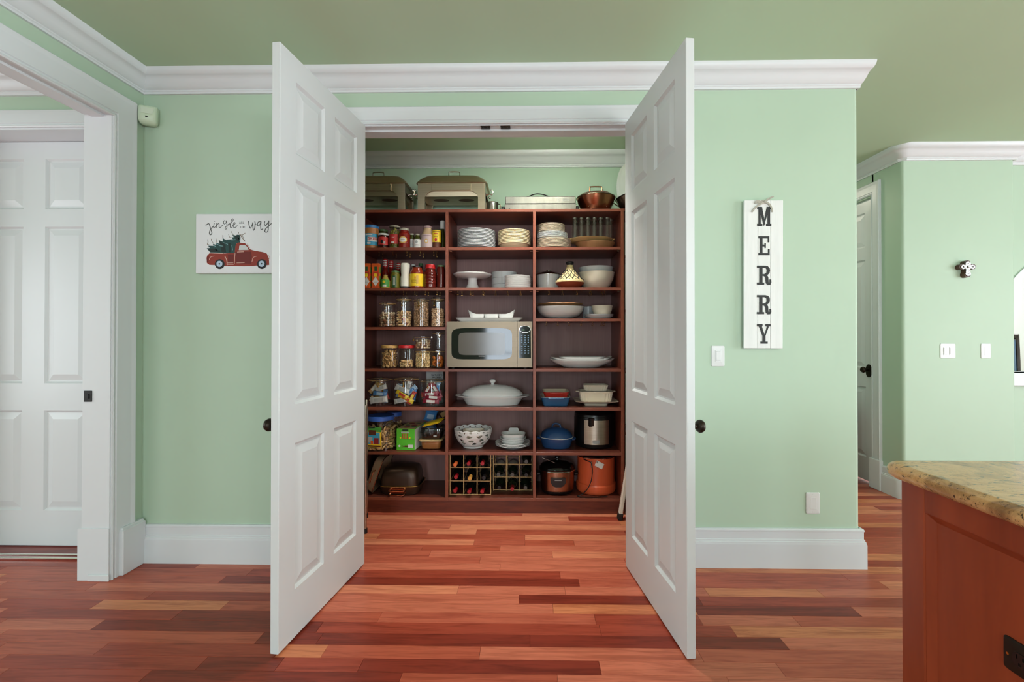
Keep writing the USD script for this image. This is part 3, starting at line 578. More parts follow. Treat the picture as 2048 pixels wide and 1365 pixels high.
# things on the far ledge
t = thing('chair', 'blue studded leather chair back beyond the arched opening', 'chair', (4.06, HY + .60, 0), (0, 0, 52))
mat('blue_leather', (52, 84, 108), .4); mat('chair_wood', (46, 34, 28), .35)
part(t, 'backrest', T(loft([(.0, .04, .24, 6), (.02, .045, .25, 6), (.62, .045, .25, 6), (.65, .03, .23, 6)], 40), (0, 0, .62), ry=9), 'blue_leather')
part(t, 'back_frame', T(cat(box(-.028, .028, -.275, -.25, 0, .69, .006), box(-.028, .028, .25, .275, 0, .69, .006), box(-.028, .028, -.275, .275, .655, .70, .008)), (0, 0, .60), ry=9), 'chair_wood')
part(t, 'stud_row', cat(*[T(trimesh.creation.icosphere(1, .007), (.05, y, z)) for z in np.arange(.03, .62, .03) for y in (-.235, .235)]).apply_transform(trimesh.transformations.rotation_matrix(math.radians(9), (0, 1, 0))).apply_translation((0, 0, .62)), 'steel_dark')
part(t, 'seat', loft([(.42, .25, .27, 5, .26, 0), (.50, .25, .27, 5, .26, 0), (.52, .22, .24, 5, .26, 0)], 40), 'blue_leather')
for x in (.04, .46):
    for y in (-.23, .23): part(t, 'leg', hull(box(x - .022, x + .022, y - .022, y + .022, .4, .62 if x < .1 else .42), box(x - .014, x + .014, y - .014, y + .014, 0, .01)), 'chair_wood')
# trash can in the hall
q = atz(1727, 955); t = thing('trash_can', 'slim steel trash can with dark lid standing in front of the hall door', 'trash can', (2.715, 1.52, 0))
part(t, 'body', lathe([(0, .002), (.12, .002), (.12, .03), (.125, .04), (.125, .60), (0, .60)], 36), 'steel')
part(t, 'collar', lathe([(.118, .598), (.128, .600), (.128, .628), (.118, .632)], 36), 'chrome')
part(t, 'lid', lathe([(0, .628), (.134, .628), (.138, .638), (.134, .655), (.1, .672), (0, .68)], 36), 'bronze_dark', 'dark domed lid')

# ------------------------------------------------------------------ island
IX, IY, IT = 1.054, -1.212, .915
mat_noise('granite_base', (150, 126, 92), (186, 160, 120), nscale=14)
n = {'g': ('geometry', {}), 'n': ('noise_texture', dict(scale=6, detail=8, roughness=.7, distortion=1.2)), 'r': ('rgb_ramp', {'ramp': [(.25, S(92, 66, 46)), (.40, S(160, 118, 78)), (.55, S(208, 162, 110)), (.66, S(192, 144, 92)), (.78, S(128, 108, 90))]}),
     'm': ('mapping', dict(scale=(14, 40, 40))), 'v': ('noise_texture', dict(scale=2.2, detail=6, roughness=.75)), 's': ('rgb_ramp', {'ramp': [(.37, (0, 0, 0)), (.45, (1, 1, 1))]}),
     'x': ('mix', dict(mix_type='mix', color1=S(52, 42, 34))), 'p': ('principled_bsdf', dict(roughness=.16))}
MATS['granite'] = usdkit.material(stage, '/World/Looks/granite', n, [('g.position', 'n.vector'), ('n.fac', 'r.fac'), ('g.position', 'm.vector'), ('m.vector', 'v.vector'), ('v.fac', 's.fac'), ('s.color', 'x.fac'), ('r.color', 'x.color2'), ('x.color', 'p.base_color')], surface='p.BSDF')
outl = sg.Polygon([(IX - .041, IY + .032), (2.0, IY + .032), (2.0, -2.45), (IX - .041, -2.45)]).buffer(-.05).buffer(.05, 8)
sl = []
for k, a in enumerate(np.linspace(-PI / 2, PI / 2, 11)): sl.append((outl.buffer(-.022 * (1 - math.cos(a)), 8), IT - .022 + .022 * math.sin(a)))
def ring_pts(pg, n=240):
    e = pg.exterior; return np.array([e.interpolate(i / n, normalized=True).coords[0] for i in range(n)])
base = ring_pts(outl); V = []
for pg, z in sl:
    d = .022 - (.022 * (1 - 0) if False else 0)
    o = np.array([sg.Point(p) for p in base]); off = outl.buffer(-.022 * 1e-9)
    V.append(np.column_stack([np.array([pg.exterior.interpolate(pg.exterior.project(q)).coords[0] for q in o]), np.full(len(base), z)]))
nb = len(base); v = np.vstack(V); f = grid_faces(len(V), nb); v = np.vstack([v, V[0].mean(0), V[-1].mean(0)])
for j in range(nb):
    k = (j + 1) % nb; f += [(len(v) - 2, k, j), (len(v) - 1, (len(V) - 1) * nb + j, (len(V) - 1) * nb + k)]
slab = trimesh.Trimesh(v, f, process=True); trimesh.repair.fix_normals(slab)
solo('countertop', slab, 'granite', 'speckled tan granite countertop with rounded edge on the island', 'countertop', smooth=40)
t = thing('island_cabinet', 'reddish brown wooden kitchen island with recessed side panel', 'kitchen island', (0, 0, 0))
ZT = IT - .046
part(t, 'carcass', box(IX + .024, 1.96, -2.40, IY - .004, .0, ZT), 'island_wood')
part(t, 'stile', box(IX, IX + .024, IY - .075, IY, 0, ZT, .003), 'island_wood')
part(t, 'stile', box(IX, IX + .024, -2.40, -2.32, 0, ZT, .003), 'island_wood')
part(t, 'rail', box(IX, IX + .024, -2.32, IY - .075, ZT - .07, ZT, .003), 'island_wood')
part(t, 'rail', box(IX, IX + .024, -2.32, IY - .075, 0, .13, .003), 'island_wood')
y0, y1, z0, z1 = -2.32, IY - .075, .13, ZT - .07
b = [(IX + .004, y, z) for y, z in ((y0, z0), (y1, z0), (y1, z1), (y0, z1))]; i_ = [(IX + .018, y, z) for y, z in ((y0 + .02, z0 + .02), (y1 - .02, z0 + .02), (y1 - .02, z1 - .02), (y0 + .02, z1 - .02))]
part(t, 'molding', fixn(TM(b + i_, [(0, 1, 5), (0, 5, 4), (1, 2, 6), (1, 6, 5), (2, 3, 7), (2, 7, 6), (3, 0, 4), (3, 4, 7)])), 'island_wood', smooth=False)
part(t, 'panel', box(IX + .017, IX + .026, y0, y1, z0, z1), 'island_wood')
# dark outlet on the panel

t = thing('outlet', 'dark bronze electrical outlet on the island side panel', 'outlet', (IX + .0168, -1.531, .565), (0, 0, -90))
part(t, 'cover_plate', T(loft([(0, .058, .0365, 14), (.003, .058, .0365, 14), (.006, .053, .032, 14)], 48), rx=90), 'bronze_dark')
for u in (-.02, .02):
    part(t, 'socket', cut(T(loft([(.004, .0165, .0165, 3), (.0075, .0160, .0160, 3)], 28), (u, 0, 0), rx=90), box(u - .008, u - .005, -.01, -.005, .002, .011), box(u + .005, u + .008, -.01, -.005, .002, .011), box(u - .003, u + .003, -.01, -.005, -.011, -.005)), 'black_plastic')
for u in (-.046, .046): part(t, 'screw', T(trimesh.creation.cylinder(.003, .002, sections=10), (u, -.0062, 0), rx=90), 'brass')
# ------------------------------------------------------------------ the shelving unit in the pantry
YF, YB = .71, 1.11                                    # its front edge and its back
SH = dict(top=2.189, s1=1.915, s2=1.624, s3=1.34, s3r=1.401, s4=1.04, s5=.762, s6=.442, s7=.114)
XA, D1a, D1b, D2a, D2b, XE, XF = -1.236, -.606, -.585, .024, .045, .653, .674
U = thing('shelving_unit', 'tall dark cherry shelving unit filling the pantry behind the open doors', 'shelves', (0, 0, 0))
def board_part(name, x0, x1, y0, y1, z0, z1, m='cherry', edge=None):
    if name in ('shelf', 'top_board'): z1 -= .0006
    p = part(U, name, box(x0, x1, y0 + (.003 if edge else 0), y1, z0, z1), m, smooth=False)
    if edge: part(p, 'edge_band', box(x0, x1, y0, y0 + .003, z0, z1, .0006), 'cherry_edge', smooth=False)
    return p
BT = .021
board_part('side_panel', XA - BT, XA, YF, YB, 0, SH['top'], 'cherry_side', 1); board_part('side_panel', XE, XF, YF, YB, 0, SH['top'], 'cherry_side', 1)
board_part('divider', D1a, D1b, YF, YB - .012, SH['s7'] - BT, SH['top'] - BT, 'cherry_side', 1); board_part('divider', D2a, D2b, YF, YB - .012, SH['s7'] - BT, SH['top'] - BT, 'cherry_side', 1)
board_part('top_board', XA, XE, YF, YB, SH['top'] - BT, SH['top'], 'cherry', 1)
part(U, 'back_panel', box(XA, XE, YB - .010, YB, .09, SH['top'] - BT), 'cherry_back', smooth=False)
part(U, 'kick_board', box(XA, XE, YF + .016, YF + .036, 0, SH['s7'] - BT), 'kick_wood', smooth=False)
BAY = dict(l=(XA, D1a), c=(D1b, D2a), r=(D2b, XE)); shelf = {}
for bay, keys in (('l', ('s1', 's2', 's3', 's4', 's5', 's6', 's7')), ('c', ('s1', 's2', 's4', 's5', 's6', 's7')), ('r', ('s1', 's2', 's3r', 's4', 's5', 's6', 's7'))):
    for k in keys: shelf[bay + k] = board_part('shelf', *BAY[bay], YF + .0015, YB - .012, SH[k] - BT, SH[k], 'cherry', 1)
hook = tube(spline([(0, 0, 0), (0, 0, -.006), (0, -.001, -.012), (0, -.007, -.017), (0, -.008, -.025), (0, 0, -.030), (0, .008, -.026), (0, .0085, -.020)], 4), .0014, 6)
hook = cat(T(hook, rz=35), T(lathe([(0, -.004), (.0045, -.004), (.004, 0), (0, 0)], 12), (0, 0, -.001)))
for key, pxs, pys in (('ls1', (758, 785.6, 813.6, 840.4, 867.6), .78), ('ls1', (765, 792, 820, 847, 873), .86), ('ls2', (761, 784, 807, 829.6, 851, 874), .78), ('ls2', (768.6, 790.6, 812.5, 834, 857, 880), .86),
                      ('cs2', (916, 941, 966, 991, 1015.5, 1041), .78), ('cs2', (924, 946, 969), .86), ('rs2', (1098, 1125, 1153.6, 1181.7, 1209.4), .78), ('rs2', (1179, 1204), .86), ('rs3r', (1092.7, 1115.4, 1137.8, 1162, 1184.7, 1208), .78), ('rs3r', (1203,), .86)):
    for px in pxs:
        part(shelf[key], 'cup_hook', T(hook, (at(px, 600, pys)[0], pys, SH[key[1:]] - BT)), 'brass')
for key, xs_ in (('cs1', (D1b + .012, D2a - .012)), ('cs2', (D1b + .012, D2a - .012)), ('rs1', (D2b + .012, XE - .012)), ('rs2', (D2b + .012, XE - .012))):
    for x in xs_: part(shelf[key], 'shelf_pin', T(trimesh.creation.cylinder(.0035, .018, sections=8), (x, YF + .03, SH[key[1:]] - BT - .0036), ry=90), 'chrome')

def fit(px0, px1, pyt, k, yc):
    """centre x, radius and height of a thing on shelf k whose outline spans px0..px1 and tops at pyt, its axis at depth yc"""
    X = at((px0 + px1) / 2, 640, yc)[0]; r = (px1 - px0) / 2 * (yc - EYE[1] - X * YAW) / F; z = SH[k]
    zt = at((px0 + px1) / 2, pyt, yc - r)[2]; zt = zt if zt > EYE[2] else at((px0 + px1) / 2, pyt, yc)[2]
    lo, hi = (XA, D1a) if px1 < 893 else (D1b, D2a) if px1 < 1069 else (D2b, XE)
    if k != 'top': X = min(max(X, lo + r + .004), hi - r - .004)
    return X, r, zt - z, z

# ------------------------------------------------------------------ jars, bottles and boxes of the left bay
def food_jar(name, label, cat_, px, k, yc, body, lid, lid_h=.02, neck=.86, shoulder=.78, lid_r=None, lab=None, half=1.25, inner=None, prints=(), e=None):
    X, r, H, z = fit(*px, k, yc); t = thing(name, label, cat_, (X, yc, z)); hb = H - lid_h
    pr = [(0, .001), (r * .9, .001), (r * .98, .005), (r, .012), (r, hb * shoulder), (r * .97, hb * (shoulder + .05)), (r * neck, hb * .93), (r * neck, hb), (0, hb)]
    part(t, 'body', lathe(pr, 32), body)
    lr = (lid_r or neck) * r
    part(t, 'lid', lathe([(0, hb + .0004), (lr * 1.03, hb + .0004), (lr * 1.05, hb + .003), (lr * 1.05, hb + lid_h * .8), (lr * .98, hb + lid_h), (0, hb + lid_h)], 32), lid)
    if lab:
        z0, z1, m = lab; p = part(t, 'paper_label', band(r + .0004, hb * z0, hb * z1, half), m)
        for i, (g, m2, zz) in enumerate(prints): part(p, 'label_print', T(wrap(g, r + .0009 + .0003 * i), (0, 0, hb * zz)), m2, smooth=False)
    return t, r, hb
def blob(w, h): g = extrude(sg.Point(0, 0).buffer(1, 8), .0005); g.vertices = g.vertices * [w / 2, h / 2, 1]; return g
def slab_(w, h, x=0, y=0): return extrude(sg.box(x - w / 2, y - h / 2, x + w / 2, y + h / 2), .0005)
for n, c, r_ in (('peanut_butter', (182, 118, 62), .4), ('lid_blue', (44, 116, 178), .4), ('lab_blue', (60, 160, 196), .5), ('lab_white', (224, 220, 214), .5), ('lab_red', (196, 44, 40), .5), ('lab_dark_red', (140, 30, 34), .5), ('lab_yellow', (240, 200, 40), .5), ('lab_gold', (214, 168, 84), .5), ('lab_green', (70, 150, 58), .5), ('lab_dark_green', (40, 84, 44), .5), ('lab_grey', (170, 170, 168), .5), ('lab_pink', (206, 180, 178), .5), ('jam', (58, 14, 14), .12), ('olive_green', (112, 106, 34), .2), ('olive_dark', (60, 62, 20), .15), ('red_sauce', (128, 28, 20), .14), ('salsa', (134, 44, 22), .2), ('marinara', (92, 24, 18), .14), ('mustard', (176, 150, 70), .2), ('mauve_cream', (196, 164, 130), .3), ('lid_mauve', (156, 128, 130), .4), ('lid_red', (190, 34, 36), .35), ('lid_green', (98, 132, 84), .4), ('lid_silver', (176, 168, 150), .3), ('lid_white', (226, 226, 222), .35), ('lid_gold', (206, 162, 96), .35), ('oil_green', (58, 58, 16), .1), ('box_orange', (222, 92, 30), .5), ('box_red', (196, 58, 42), .5), ('box_green', (86, 186, 40), .5), ('tub_blue', (58, 100, 188), .4), ('print_brown', (92, 44, 24), .5), ('print_black', (26, 26, 28), .5), ('shaker_white', (232, 224, 210), .35), ('kraft', (198, 168, 118), .6)): mat(n, c, r_)
W5 = 'label_print'
# top left shelf
food_jar('peanut_butter_jar', 'tan jar with bright blue lid, at the door end of the top left shelf', 'jar', (728, 757, 449), 's1', .80, 'peanut_butter', 'lid_blue', .022, .97, .9, .97, (.16, .72, 'lab_blue'), 1.2,
         prints=[(T(text('SKIPPY', .019, .0006), (.040, 0, 0)), 'lab_red', .42), (slab_(.05, .008), 'lab_white', .66), (blob(.03, .016), 'lab_white', .26), (slab_(.08, .034, .03), 'lab_white', .45)][::-1])
food_jar('jam_jar', 'dark jam jar with red label and white lid beside the blue-lidded jar', 'jar', (756.5, 777, 466), 's1', .78, 'jam', 'lid_white', .014, .95, .85, .95, (.28, .86, 'lab_red'), 1.3, prints=[(blob(.02, .03), 'print_black', .5), (slab_(.012, .018, .018), 'lab_grey', .44)])
food_jar('green_capped_jar', 'green-capped jar hidden behind the dark jam jar', 'jar', (757, 776, 458), 's1', .90, 'olive_dark', 'lid_green', .014, .9, .8)
t, r, hb = food_jar('olive_jar', 'tall glass jar of green olives with red label on the top left shelf', 'jar', (778, 800.5, 450), 's1', .79, 'clear_glass', 'lid_silver', .012, .9, .86, .9, (.22, .66, 'lab_red'), .8, prints=[(slab_(.026, .012, -.004), 'lab_white', .28), (slab_(.02, .003), 'lab_white', .5), (slab_(.024, .003), 'lab_white', .56)])
X, Y_, Z_ = stage.GetPrimAtPath(t).GetAttribute('xformOp:translate').Get()
def pile(rad, h, size, n, seed, sx=(1, 1, 1), top_bump=.4):
    """loose pieces filling a cylinder, denser at its skin"""
    q = random.Random(seed); ms = []; ico = trimesh.creation.icosphere(1, 1.0)
    rows = max(1, int(h / (size * 1.55)))
    for i in range(rows + 1):
        z = size + i * size * 1.55
        for ring_r in ([rad - size * 1.05, rad - size * 2.6] if i < rows - 1 else [rad - size * 1.05, rad - size * 2.7, rad - size * 4.3]):
            if ring_r < size * .3: continue
            m = max(1, int(2 * PI * ring_r / (size * 1.85))); ph = q.random() * 6
            for j in range(m):
                if i == rows and q.random() < top_bump: continue
                a = ph + j * 2 * PI / m + q.uniform(-.15, .15); s = size * q.uniform(.8, 1.12)
                g = ico.copy(); g.vertices *= np.array([s * sx[0] * q.uniform(.9, 1.1), s * sx[1] * q.uniform(.85, 1.1), s * sx[2]])
                g.apply_transform(trimesh.transformations.random_rotation_matrix(np.array([q.random(), q.random(), q.random()]))); g.apply_translation((ring_r * math.cos(a), ring_r * math.sin(a), z + q.uniform(-.2, .2) * size)); ms.append(g)
    g = cat(*ms); g.vertices[:, 2] = np.maximum(g.vertices[:, 2], .0005); rr = np.hypot(g.vertices[:, 0], g.vertices[:, 1]); k = np.minimum(1, rad / np.maximum(rr, 1e-6)); g.vertices[:, :2] *= k[:, None]
    return g
mat_island('olives', [(0, (96, 96, 26)), (.5, (132, 122, 40)), (1, (160, 140, 60))], .2)
solo('olives', pile(r * .9, hb * .88, .0105, 0, 3), 'olives', 'green olives packed in the tall jar with red label', 'olives', (X, Y_, Z_ + .003), kind='stuff')
food_jar('red_pepper_jar', 'wide red jar with yellow oval label and silver lid on the top left shelf', 'jar', (797, 820, 455), 's1', .775, 'red_sauce', 'lid_silver', .018, .72, .78, .8, (.30, .34, 'lab_dark_red'), .9, prints=[(blob(.062, .05), 'lab_gold', .46), (blob(.046, .034), 'lab_white', .46), (slab_(.03, .003), 'print_brown', .47)])
food_jar('caper_jar', 'small dark jar with white label nearer the door of the two small ones', 'jar', (818, 829, 467), 's1', .82, 'olive_dark', 'lid_silver', .01, .8, .8, .85, (.05, .72, 'lab_white'), 1.3, prints=[(slab_(.02, .012), 'lab_grey', .35)])
food_jar('caper_jar', 'small dark jar with white label and silver lid beside the tan-topped mauve jar', 'jar', (827, 842.5, 467), 's1', .775, 'olive_dark', 'lid_silver', .009, .55, .70, .6, (.04, .68, 'lab_white'), 1.3, prints=[(slab_(.028, .005), 'lab_dark_red', .24), (blob(.02, .02), 'lab_grey', .48)])
food_jar('dressing_jar', 'cream jar with mauve lid and pale floral label on the top left shelf', 'jar', (842.5, 868, 450), 's1', .785, 'mauve_cream', 'lid_mauve', .016, .62, .62, .68, (.06, .66, 'lab_pink'), 1.35, prints=[(blob(.026, .034), 'lab_gold', .34), (blob(.018, .022), 'lab_white', .34), (slab_(.07, .006), 'lid_mauve', .60)])
t = thing('carton', 'green carton behind the yellow-lidded can on the top left shelf', 'carton', (at(875, 600, .90)[0], .90, SH['s1']))
part(t, 'body', hull(box(-.026, .026, -.02, .02, 0, .15), box(-.031, .031, -.004, .004, .16, .172)), 'lid_green')
food_jar('spread_can', 'yellow can with bright yellow lid at the right end of the top left shelf', 'can', (864.5, 882, 460), 's1', .77, 'print_brown', 'lab_yellow', .010, .97, .94, .97, (.36, .97, 'lab_yellow'), 1.5, prints=[(slab_(.03, .006), 'lab_red', .86), (blob(.018, .022), 'lab_red', .5), (slab_(.026, .004), 'print_brown', .70), (slab_(.003, .07, .014), 'lab_white', .66)])
def bottle(name, label, cat_, px, k, yc, body, cap, sh=.5, nk=.3, cap_f=.12, lab=None, half=1.2, capsule=None):
    X, r, H, z = fit(*px, k, yc); t = thing(name, label, cat_, (X, yc, z))
    part(t, 'body', lathe([(0, .001), (r * .9, .001), (r, .006), (r, H * sh), (r * .9, H * (sh + .06)), (r * nk * 1.2, H * (sh + .2)), (r * nk, H * (sh + .26)), (r * nk, H * (1 - cap_f)), (0, H * (1 - cap_f))], 28), body)
    part(t, 'cap', lathe([(0, H * (1 - cap_f)), (r * nk * 1.35, H * (1 - cap_f)), (r * nk * 1.35, H * .985), (r * nk * 1.2, H), (0, H)], 24), cap)
    if lab: part(t, 'paper_label', band(r + .0004, H * lab[0], H * lab[1], half), lab[2])
    if cap == 'lid_red':
        for f in (.79, .86, .93): part(t, 'cap_print', band(r * nk * 1.36 + .0003, H * f, H * (f + .028), .9), 'lab_white')
    return t
bottle('oil_bottle', 'dark green oil bottle with white cap against the divider', 'bottle', (879, 890.3, 441), 's1', .83, 'oil_green', 'lid_white', .44, .62, .28, (.06, .1, 'lab_gold'))
# second shelf
def hot_sauce_box(px0, px1, pyt, yc, label):
    X, r, H, z = fit(px0, px1, pyt, 's2', yc); w = r; t = thing('sauce_box', label, 'box', (X, yc, z)); d = .034
    part(t, 'carton', box(-w, w, -d / 2, d / 2, 0, H, .0012), 'box_orange', smooth=False)
    dia = sg.Polygon([(0, H * .08), (w * .86, H * .27), (0, H * .47), (-w * .86, H * .27)])
    part(t, 'face_print', upright(extrude(dia, .0006), (0, -d / 2, 0)), 'lab_white', 'white diamond', smooth=False)
    for q_ in (.22, .255, .29): part(t, 'face_print', upright(slab_(w * .8, H * .012), (0, -d / 2 - .0006, H * q_)), 'lab_grey', smooth=False)
    part(t, 'face_print', upright(extrude(sg.Point(0, H * .53).buffer(w * .5, 8), .0005), (0, -d / 2, 0)), 'lab_yellow', smooth=False)
    part(t, 'face_print', upright(extrude(sg.box(-w * .34, H * .70, w * .38, H * .87), .0005), (0, -d / 2, 0)), 'lab_dark_green', smooth=False)
    part(t, 'face_print', upright(extrude(unary_union([sg.box(-w * .8, H * .48, w * .8, H * .66), sg.box(-w * .8, H * .04, w * .8, H * .07)]), .0003), (0, -d / 2, 0)), 'box_red', smooth=False)
    part(t, 'side_print', cat(*[T(extrude(sg.box(-d * .32, H * a, d * .32, H * b), .0004), (w, 0, 0), rx=90, rz=90) for a, b in ((.1, .2), (.3, .5), (.62, .86))]), 'lab_green', smooth=False)
hot_sauce_box(727, 741.5, 526.5, .765, 'orange carton with white diamond, partly behind the left door edge')
hot_sauce_box(745, 760, 526.5, .765, 'orange carton with white diamond, standing free of the door edge')
for i, (px, lb) in enumerate((((763.5, 777.5, 518), 'tallest red-capped sauce bottle on the second left shelf'), ((776, 788.5, 521), 'middle red-capped sauce bottle on the second left shelf'), ((791, 803, 526), 'shortest red-capped sauce bottle, behind the white shaker'))):
    bottle('sauce_bottle', lb, 'bottle', px, 's2', .90, 'red_sauce', 'lid_red', .5, .52, .26, (.1, .42, 'lab_red'))
food_jar('mustard_jar', 'squat yellowish jar with green label in front of the red-capped bottles', 'jar', (761, 780.5, 549), 's2', .775, 'mustard', 'mustard', .008, .42, .55, .42, (.12, .68, 'lab_green'), 1.1, prints=[(slab_(.026, .014, .004), 'lab_white', .2), (blob(.02, .02), 'lab_yellow', .5)])
food_jar('pickle_jar', 'green pickle jar with faceted lid between mustard jar and white shaker', 'jar', (781, 800.5, 541), 's2', .79, 'olive_green', 'lid_green', .012, .78, .86, .8, (.05, .78, 'lab_dark_green'), .35, prints=[(slab_(.012, .06), 'lab_white', .45)])
X, r, H, z = fit(801, 820, 525.5, 's2', .785); t = thing('salt_shaker', 'tall white plastic shaker with dark base on the second left shelf', 'shaker', (X, .785, z))
part(t, 'base', lathe([(0, 0), (r * .95, 0), (r * .97, .004), (r * .97, .016), (0, .016)], 28), 'print_black', 'dark base')
part(t, 'body', lathe([(0, .016), (r * .97, .016), (r, .022), (r, H * .42), (r * .86, H * .52), (r * .92, H * .7), (r, H * .9), (r * .96, H * .97), (r * .8, H), (0, H)], 32), 'shaker_white')
food_jar('white_capped_jar', 'white-capped bottle top peeking behind the salsa jar', 'jar', (822, 830.5, 529), 's2', .93, 'olive_dark', 'lid_white', .016, .9, .85)
food_jar('green_capped_jar', 'green-capped jar peeking behind the salsa jar', 'jar', (837, 846, 526.5), 's2', .93, 'olive_dark', 'lab_dark_green', .018, .9, .85)
food_jar('salsa_jar', 'squat salsa jar with yellow label and black lid', 'jar', (820, 847.5, 531), 's2', .785, 'salsa', 'black_plastic', .010, .74, .74, .78, (.10, .68, 'lab_yellow'), 1.5, prints=[(slab_(.05, .0025, -.006, y), 'print_brown', .38) for y in (-.018, -.010, -.002, .006)] + [(slab_(.014, .06, .016), 'lab_gold', .4), (blob(.006, .02), 'lab_red', .5)])
food_jar('marinara_jar', 'ribbed dark red jar with stepped red lid', 'jar', (848.5, 872.5, 528.5), 's2', .785, 'marinara', 'lid_red', .030, .80, .80, .80, (.1, .105, 'marinara'), .3)
t_ = '/World/marinara_jar'; X, r, H, z = fit(848.5, 872.5, 528.5, 's2', .785)
for k in range(4): part(t_, 'rib', lathe([(r, .03 + k * .022), (r + .0022, .036 + k * .022), (r, .042 + k * .022)], 32), 'marinara')
food_jar('chutney_jar', 'slim dark red jar with green lid against the divider', 'jar', (873.5, 890, 530), 's2', .785, 'marinara', 'lid_green', .012, .86, .88, .88, (.08, .10, 'marinara'), .3, prints=[(slab_(.004, .07, .01), 'lab_pink', .42)])
# clear clamp-lid jars
def clamp_jar(label, px, k, yc, group=None, ang=0., clasp=True, z_add=0., metal='chrome'):
    X, r, H, z = fit(*px, k, yc); H -= z_add; z += z_add; t = thing('clamp_jar', label, 'jar', (X, yc, z), (0, 0, ang)); w = .0028
    part(t, 'body', lathe([(0, .0005), (r * .94, .0005), (r, .008), (r, H * .82), (r * .95, H * .87), (r * .95, H * .90)], 40), 'clear_glass')
    part(t, 'lid', lathe([(r * .95, H * .905), (r, H * .92), (r, H * .955), (r * .94, H * .985), (r * .5, H), (0, H)], 40), 'clear_glass')
    part(t, 'gasket', lathe([(r * .93, H * .895), (r * .985, H * .895), (r * .985, H * .908), (r * .93, H * .908)], 40), 'lid_gold' if clasp else 'lid_silver')
    part(t, 'wire_band', tube([(r * .985 * math.cos(a), r * .985 * math.sin(a), H * .875) for a in np.linspace(0, 2 * PI, 40, endpoint=False)], .0014, 6, closed=True), metal)
    y = -r - .003; hw = .010
    part(t, 'wire_bail', tube(spline([(-hw, y * .98, H * .98), (-hw, y - .004, H * .93), (-hw * .9, y - .004, H * .82), (0, y - .005, H * .72), (hw * .9, y - .004, H * .82), (hw, y - .004, H * .93), (hw, y * .98, H * .98)], 5), .0013, 6), metal)
    part(t, 'clasp', cat(T(trimesh.creation.icosphere(2, .0068), (0, y - .006, H * .70)), T(trimesh.creation.box((.006, .003, H * .14)), (0, y - .004, H * .78))), 'brass')
    part(t, 'hinge', T(trimesh.creation.box((.018, .005, H * .10)), (0, r + .002, H * .9)), metal)
    return t, r - w, H, (X, yc, z)
mat_island('nuts_mixed', [(0, (104, 64, 40)), (.3, (186, 136, 88)), (.5, (236, 216, 180)), (.7, (140, 84, 52)), (1, (244, 228, 196))])
mat_island('walnuts', [(0, (190, 146, 92)), (.5, (222, 184, 132)), (.8, (236, 204, 156)), (.9, (170, 70, 52)), (1, (206, 166, 116))])
mat_island('flax', cell=140, ramp=[(0, (150, 110, 78)), (.5, (178, 138, 100)), (1, (198, 158, 118))])
mat_island('almonds', [(0, (202, 156, 116)), (.5, (222, 180, 140)), (1, (238, 204, 166))])
mat_island('oats', cell=120, ramp=[(0, (214, 176, 118)), (.5, (230, 198, 142)), (1, (240, 214, 166))])
mat_island('cashews', [(0, (196, 150, 96)), (.5, (214, 172, 118)), (1, (226, 190, 140))])
mat_island('chips', [(0, (190, 140, 86)), (.5, (214, 168, 110)), (1, (230, 188, 132))])
mat_island('apricots', [(0, (190, 94, 26)), (1, (214, 122, 44))], .5)
JAR3 = [((758.5, 791.5, 602), 'shortest of the four clear clamp jars on the third left shelf', 'nuts_mixed', .011, .46, (1.1, .8, .8), 'mixed pale and brown nuts in the shortest of the four clamp jars'),
        ((792, 824.5, 593), 'clear clamp jar of trail mix, second from the open end of the third left shelf', 'walnuts', .012, .42, (1.2, .7, .6), 'tan trail mix in the second clamp jar'),
        ((827, 858.5, 594), 'clear clamp jar filled nearly full with brown seeds', 'flax', .0058, .80, (1.2, .7, .6), 'small brown seeds in the nearly full clamp jar'),
        ((861.5, 890, 593), 'clear clamp jar of almonds against the divider', 'almonds', .0085, .58, (1.3, .7, .6), 'almonds in the clamp jar against the divider')]
for i, (px, lb, m, s, fl, sx, l2) in enumerate(JAR3):
    t, r, H, o = clamp_jar(lb, px, 's3', .785 if i < 3 else .79, ang=(4, 2, -3, -14)[i])
    solo('dry_goods', pile(r - .001, H * fl, s, 0, 20 + i, sx), m, l2, 'nuts', (o[0], o[1], o[2] + .0045), kind='stuff')
# fourth shelf
def screw_jar(label, px, lid, m, s, fl, sx, l2, seed):
    X, r, H, z = fit(*px, 's4', .785); t = thing('screw_jar', label, 'jar', (X, .785, z)); w = .0025
    part(t, 'body', loft([(.001, r * .93, r * .93, 3), (.008, r, r, 3.2), (H * .74, r, r, 3.2), (H * .83, r * .9, r * .9, 2.4), (H * .88, r * .9, r * .9, 2)], 48, cap=False), 'clear_glass')
    part(t, 'lid', lathe([(0, H * .885), (r * .96, H * .885), (r * .97, H * .9), (r * .97, H * .985), (r * .93, H), (0, H)], 40), lid)
    solo('dry_goods', pile(r * .88, H * fl, s, 0, seed, sx), m, l2, 'nuts', (X, .785, z + .0055), kind='stuff')
screw_jar('squarish glass jar with gold lid full of tan chips', (762.5, 796, 691), 'lid_gold', 'chips', .0115, .74, (1.3, .9, .4), 'tan chips filling the gold-lidded jar', 41)
screw_jar('squarish glass jar with red lid, one third full', (796.5, 829.5, 691), 'lid_red', 'cashews', .011, .28, (1.3, .7, .7), 'pale nuts at the bottom of the red-lidded jar', 42)
t, r, H, o = clamp_jar('lower left of the four stacked clamp jars, filled with oats', (830.5, 862, 699.5), 's4', .79)
solo('dry_goods', pile(r - .001, H * .74, .0062, 0, 43, (1.1, .9, .5)), 'oats', 'pale oats in the lower left stacked clamp jar', 'oats', (o[0], o[1], o[2] + .0045), kind='stuff')
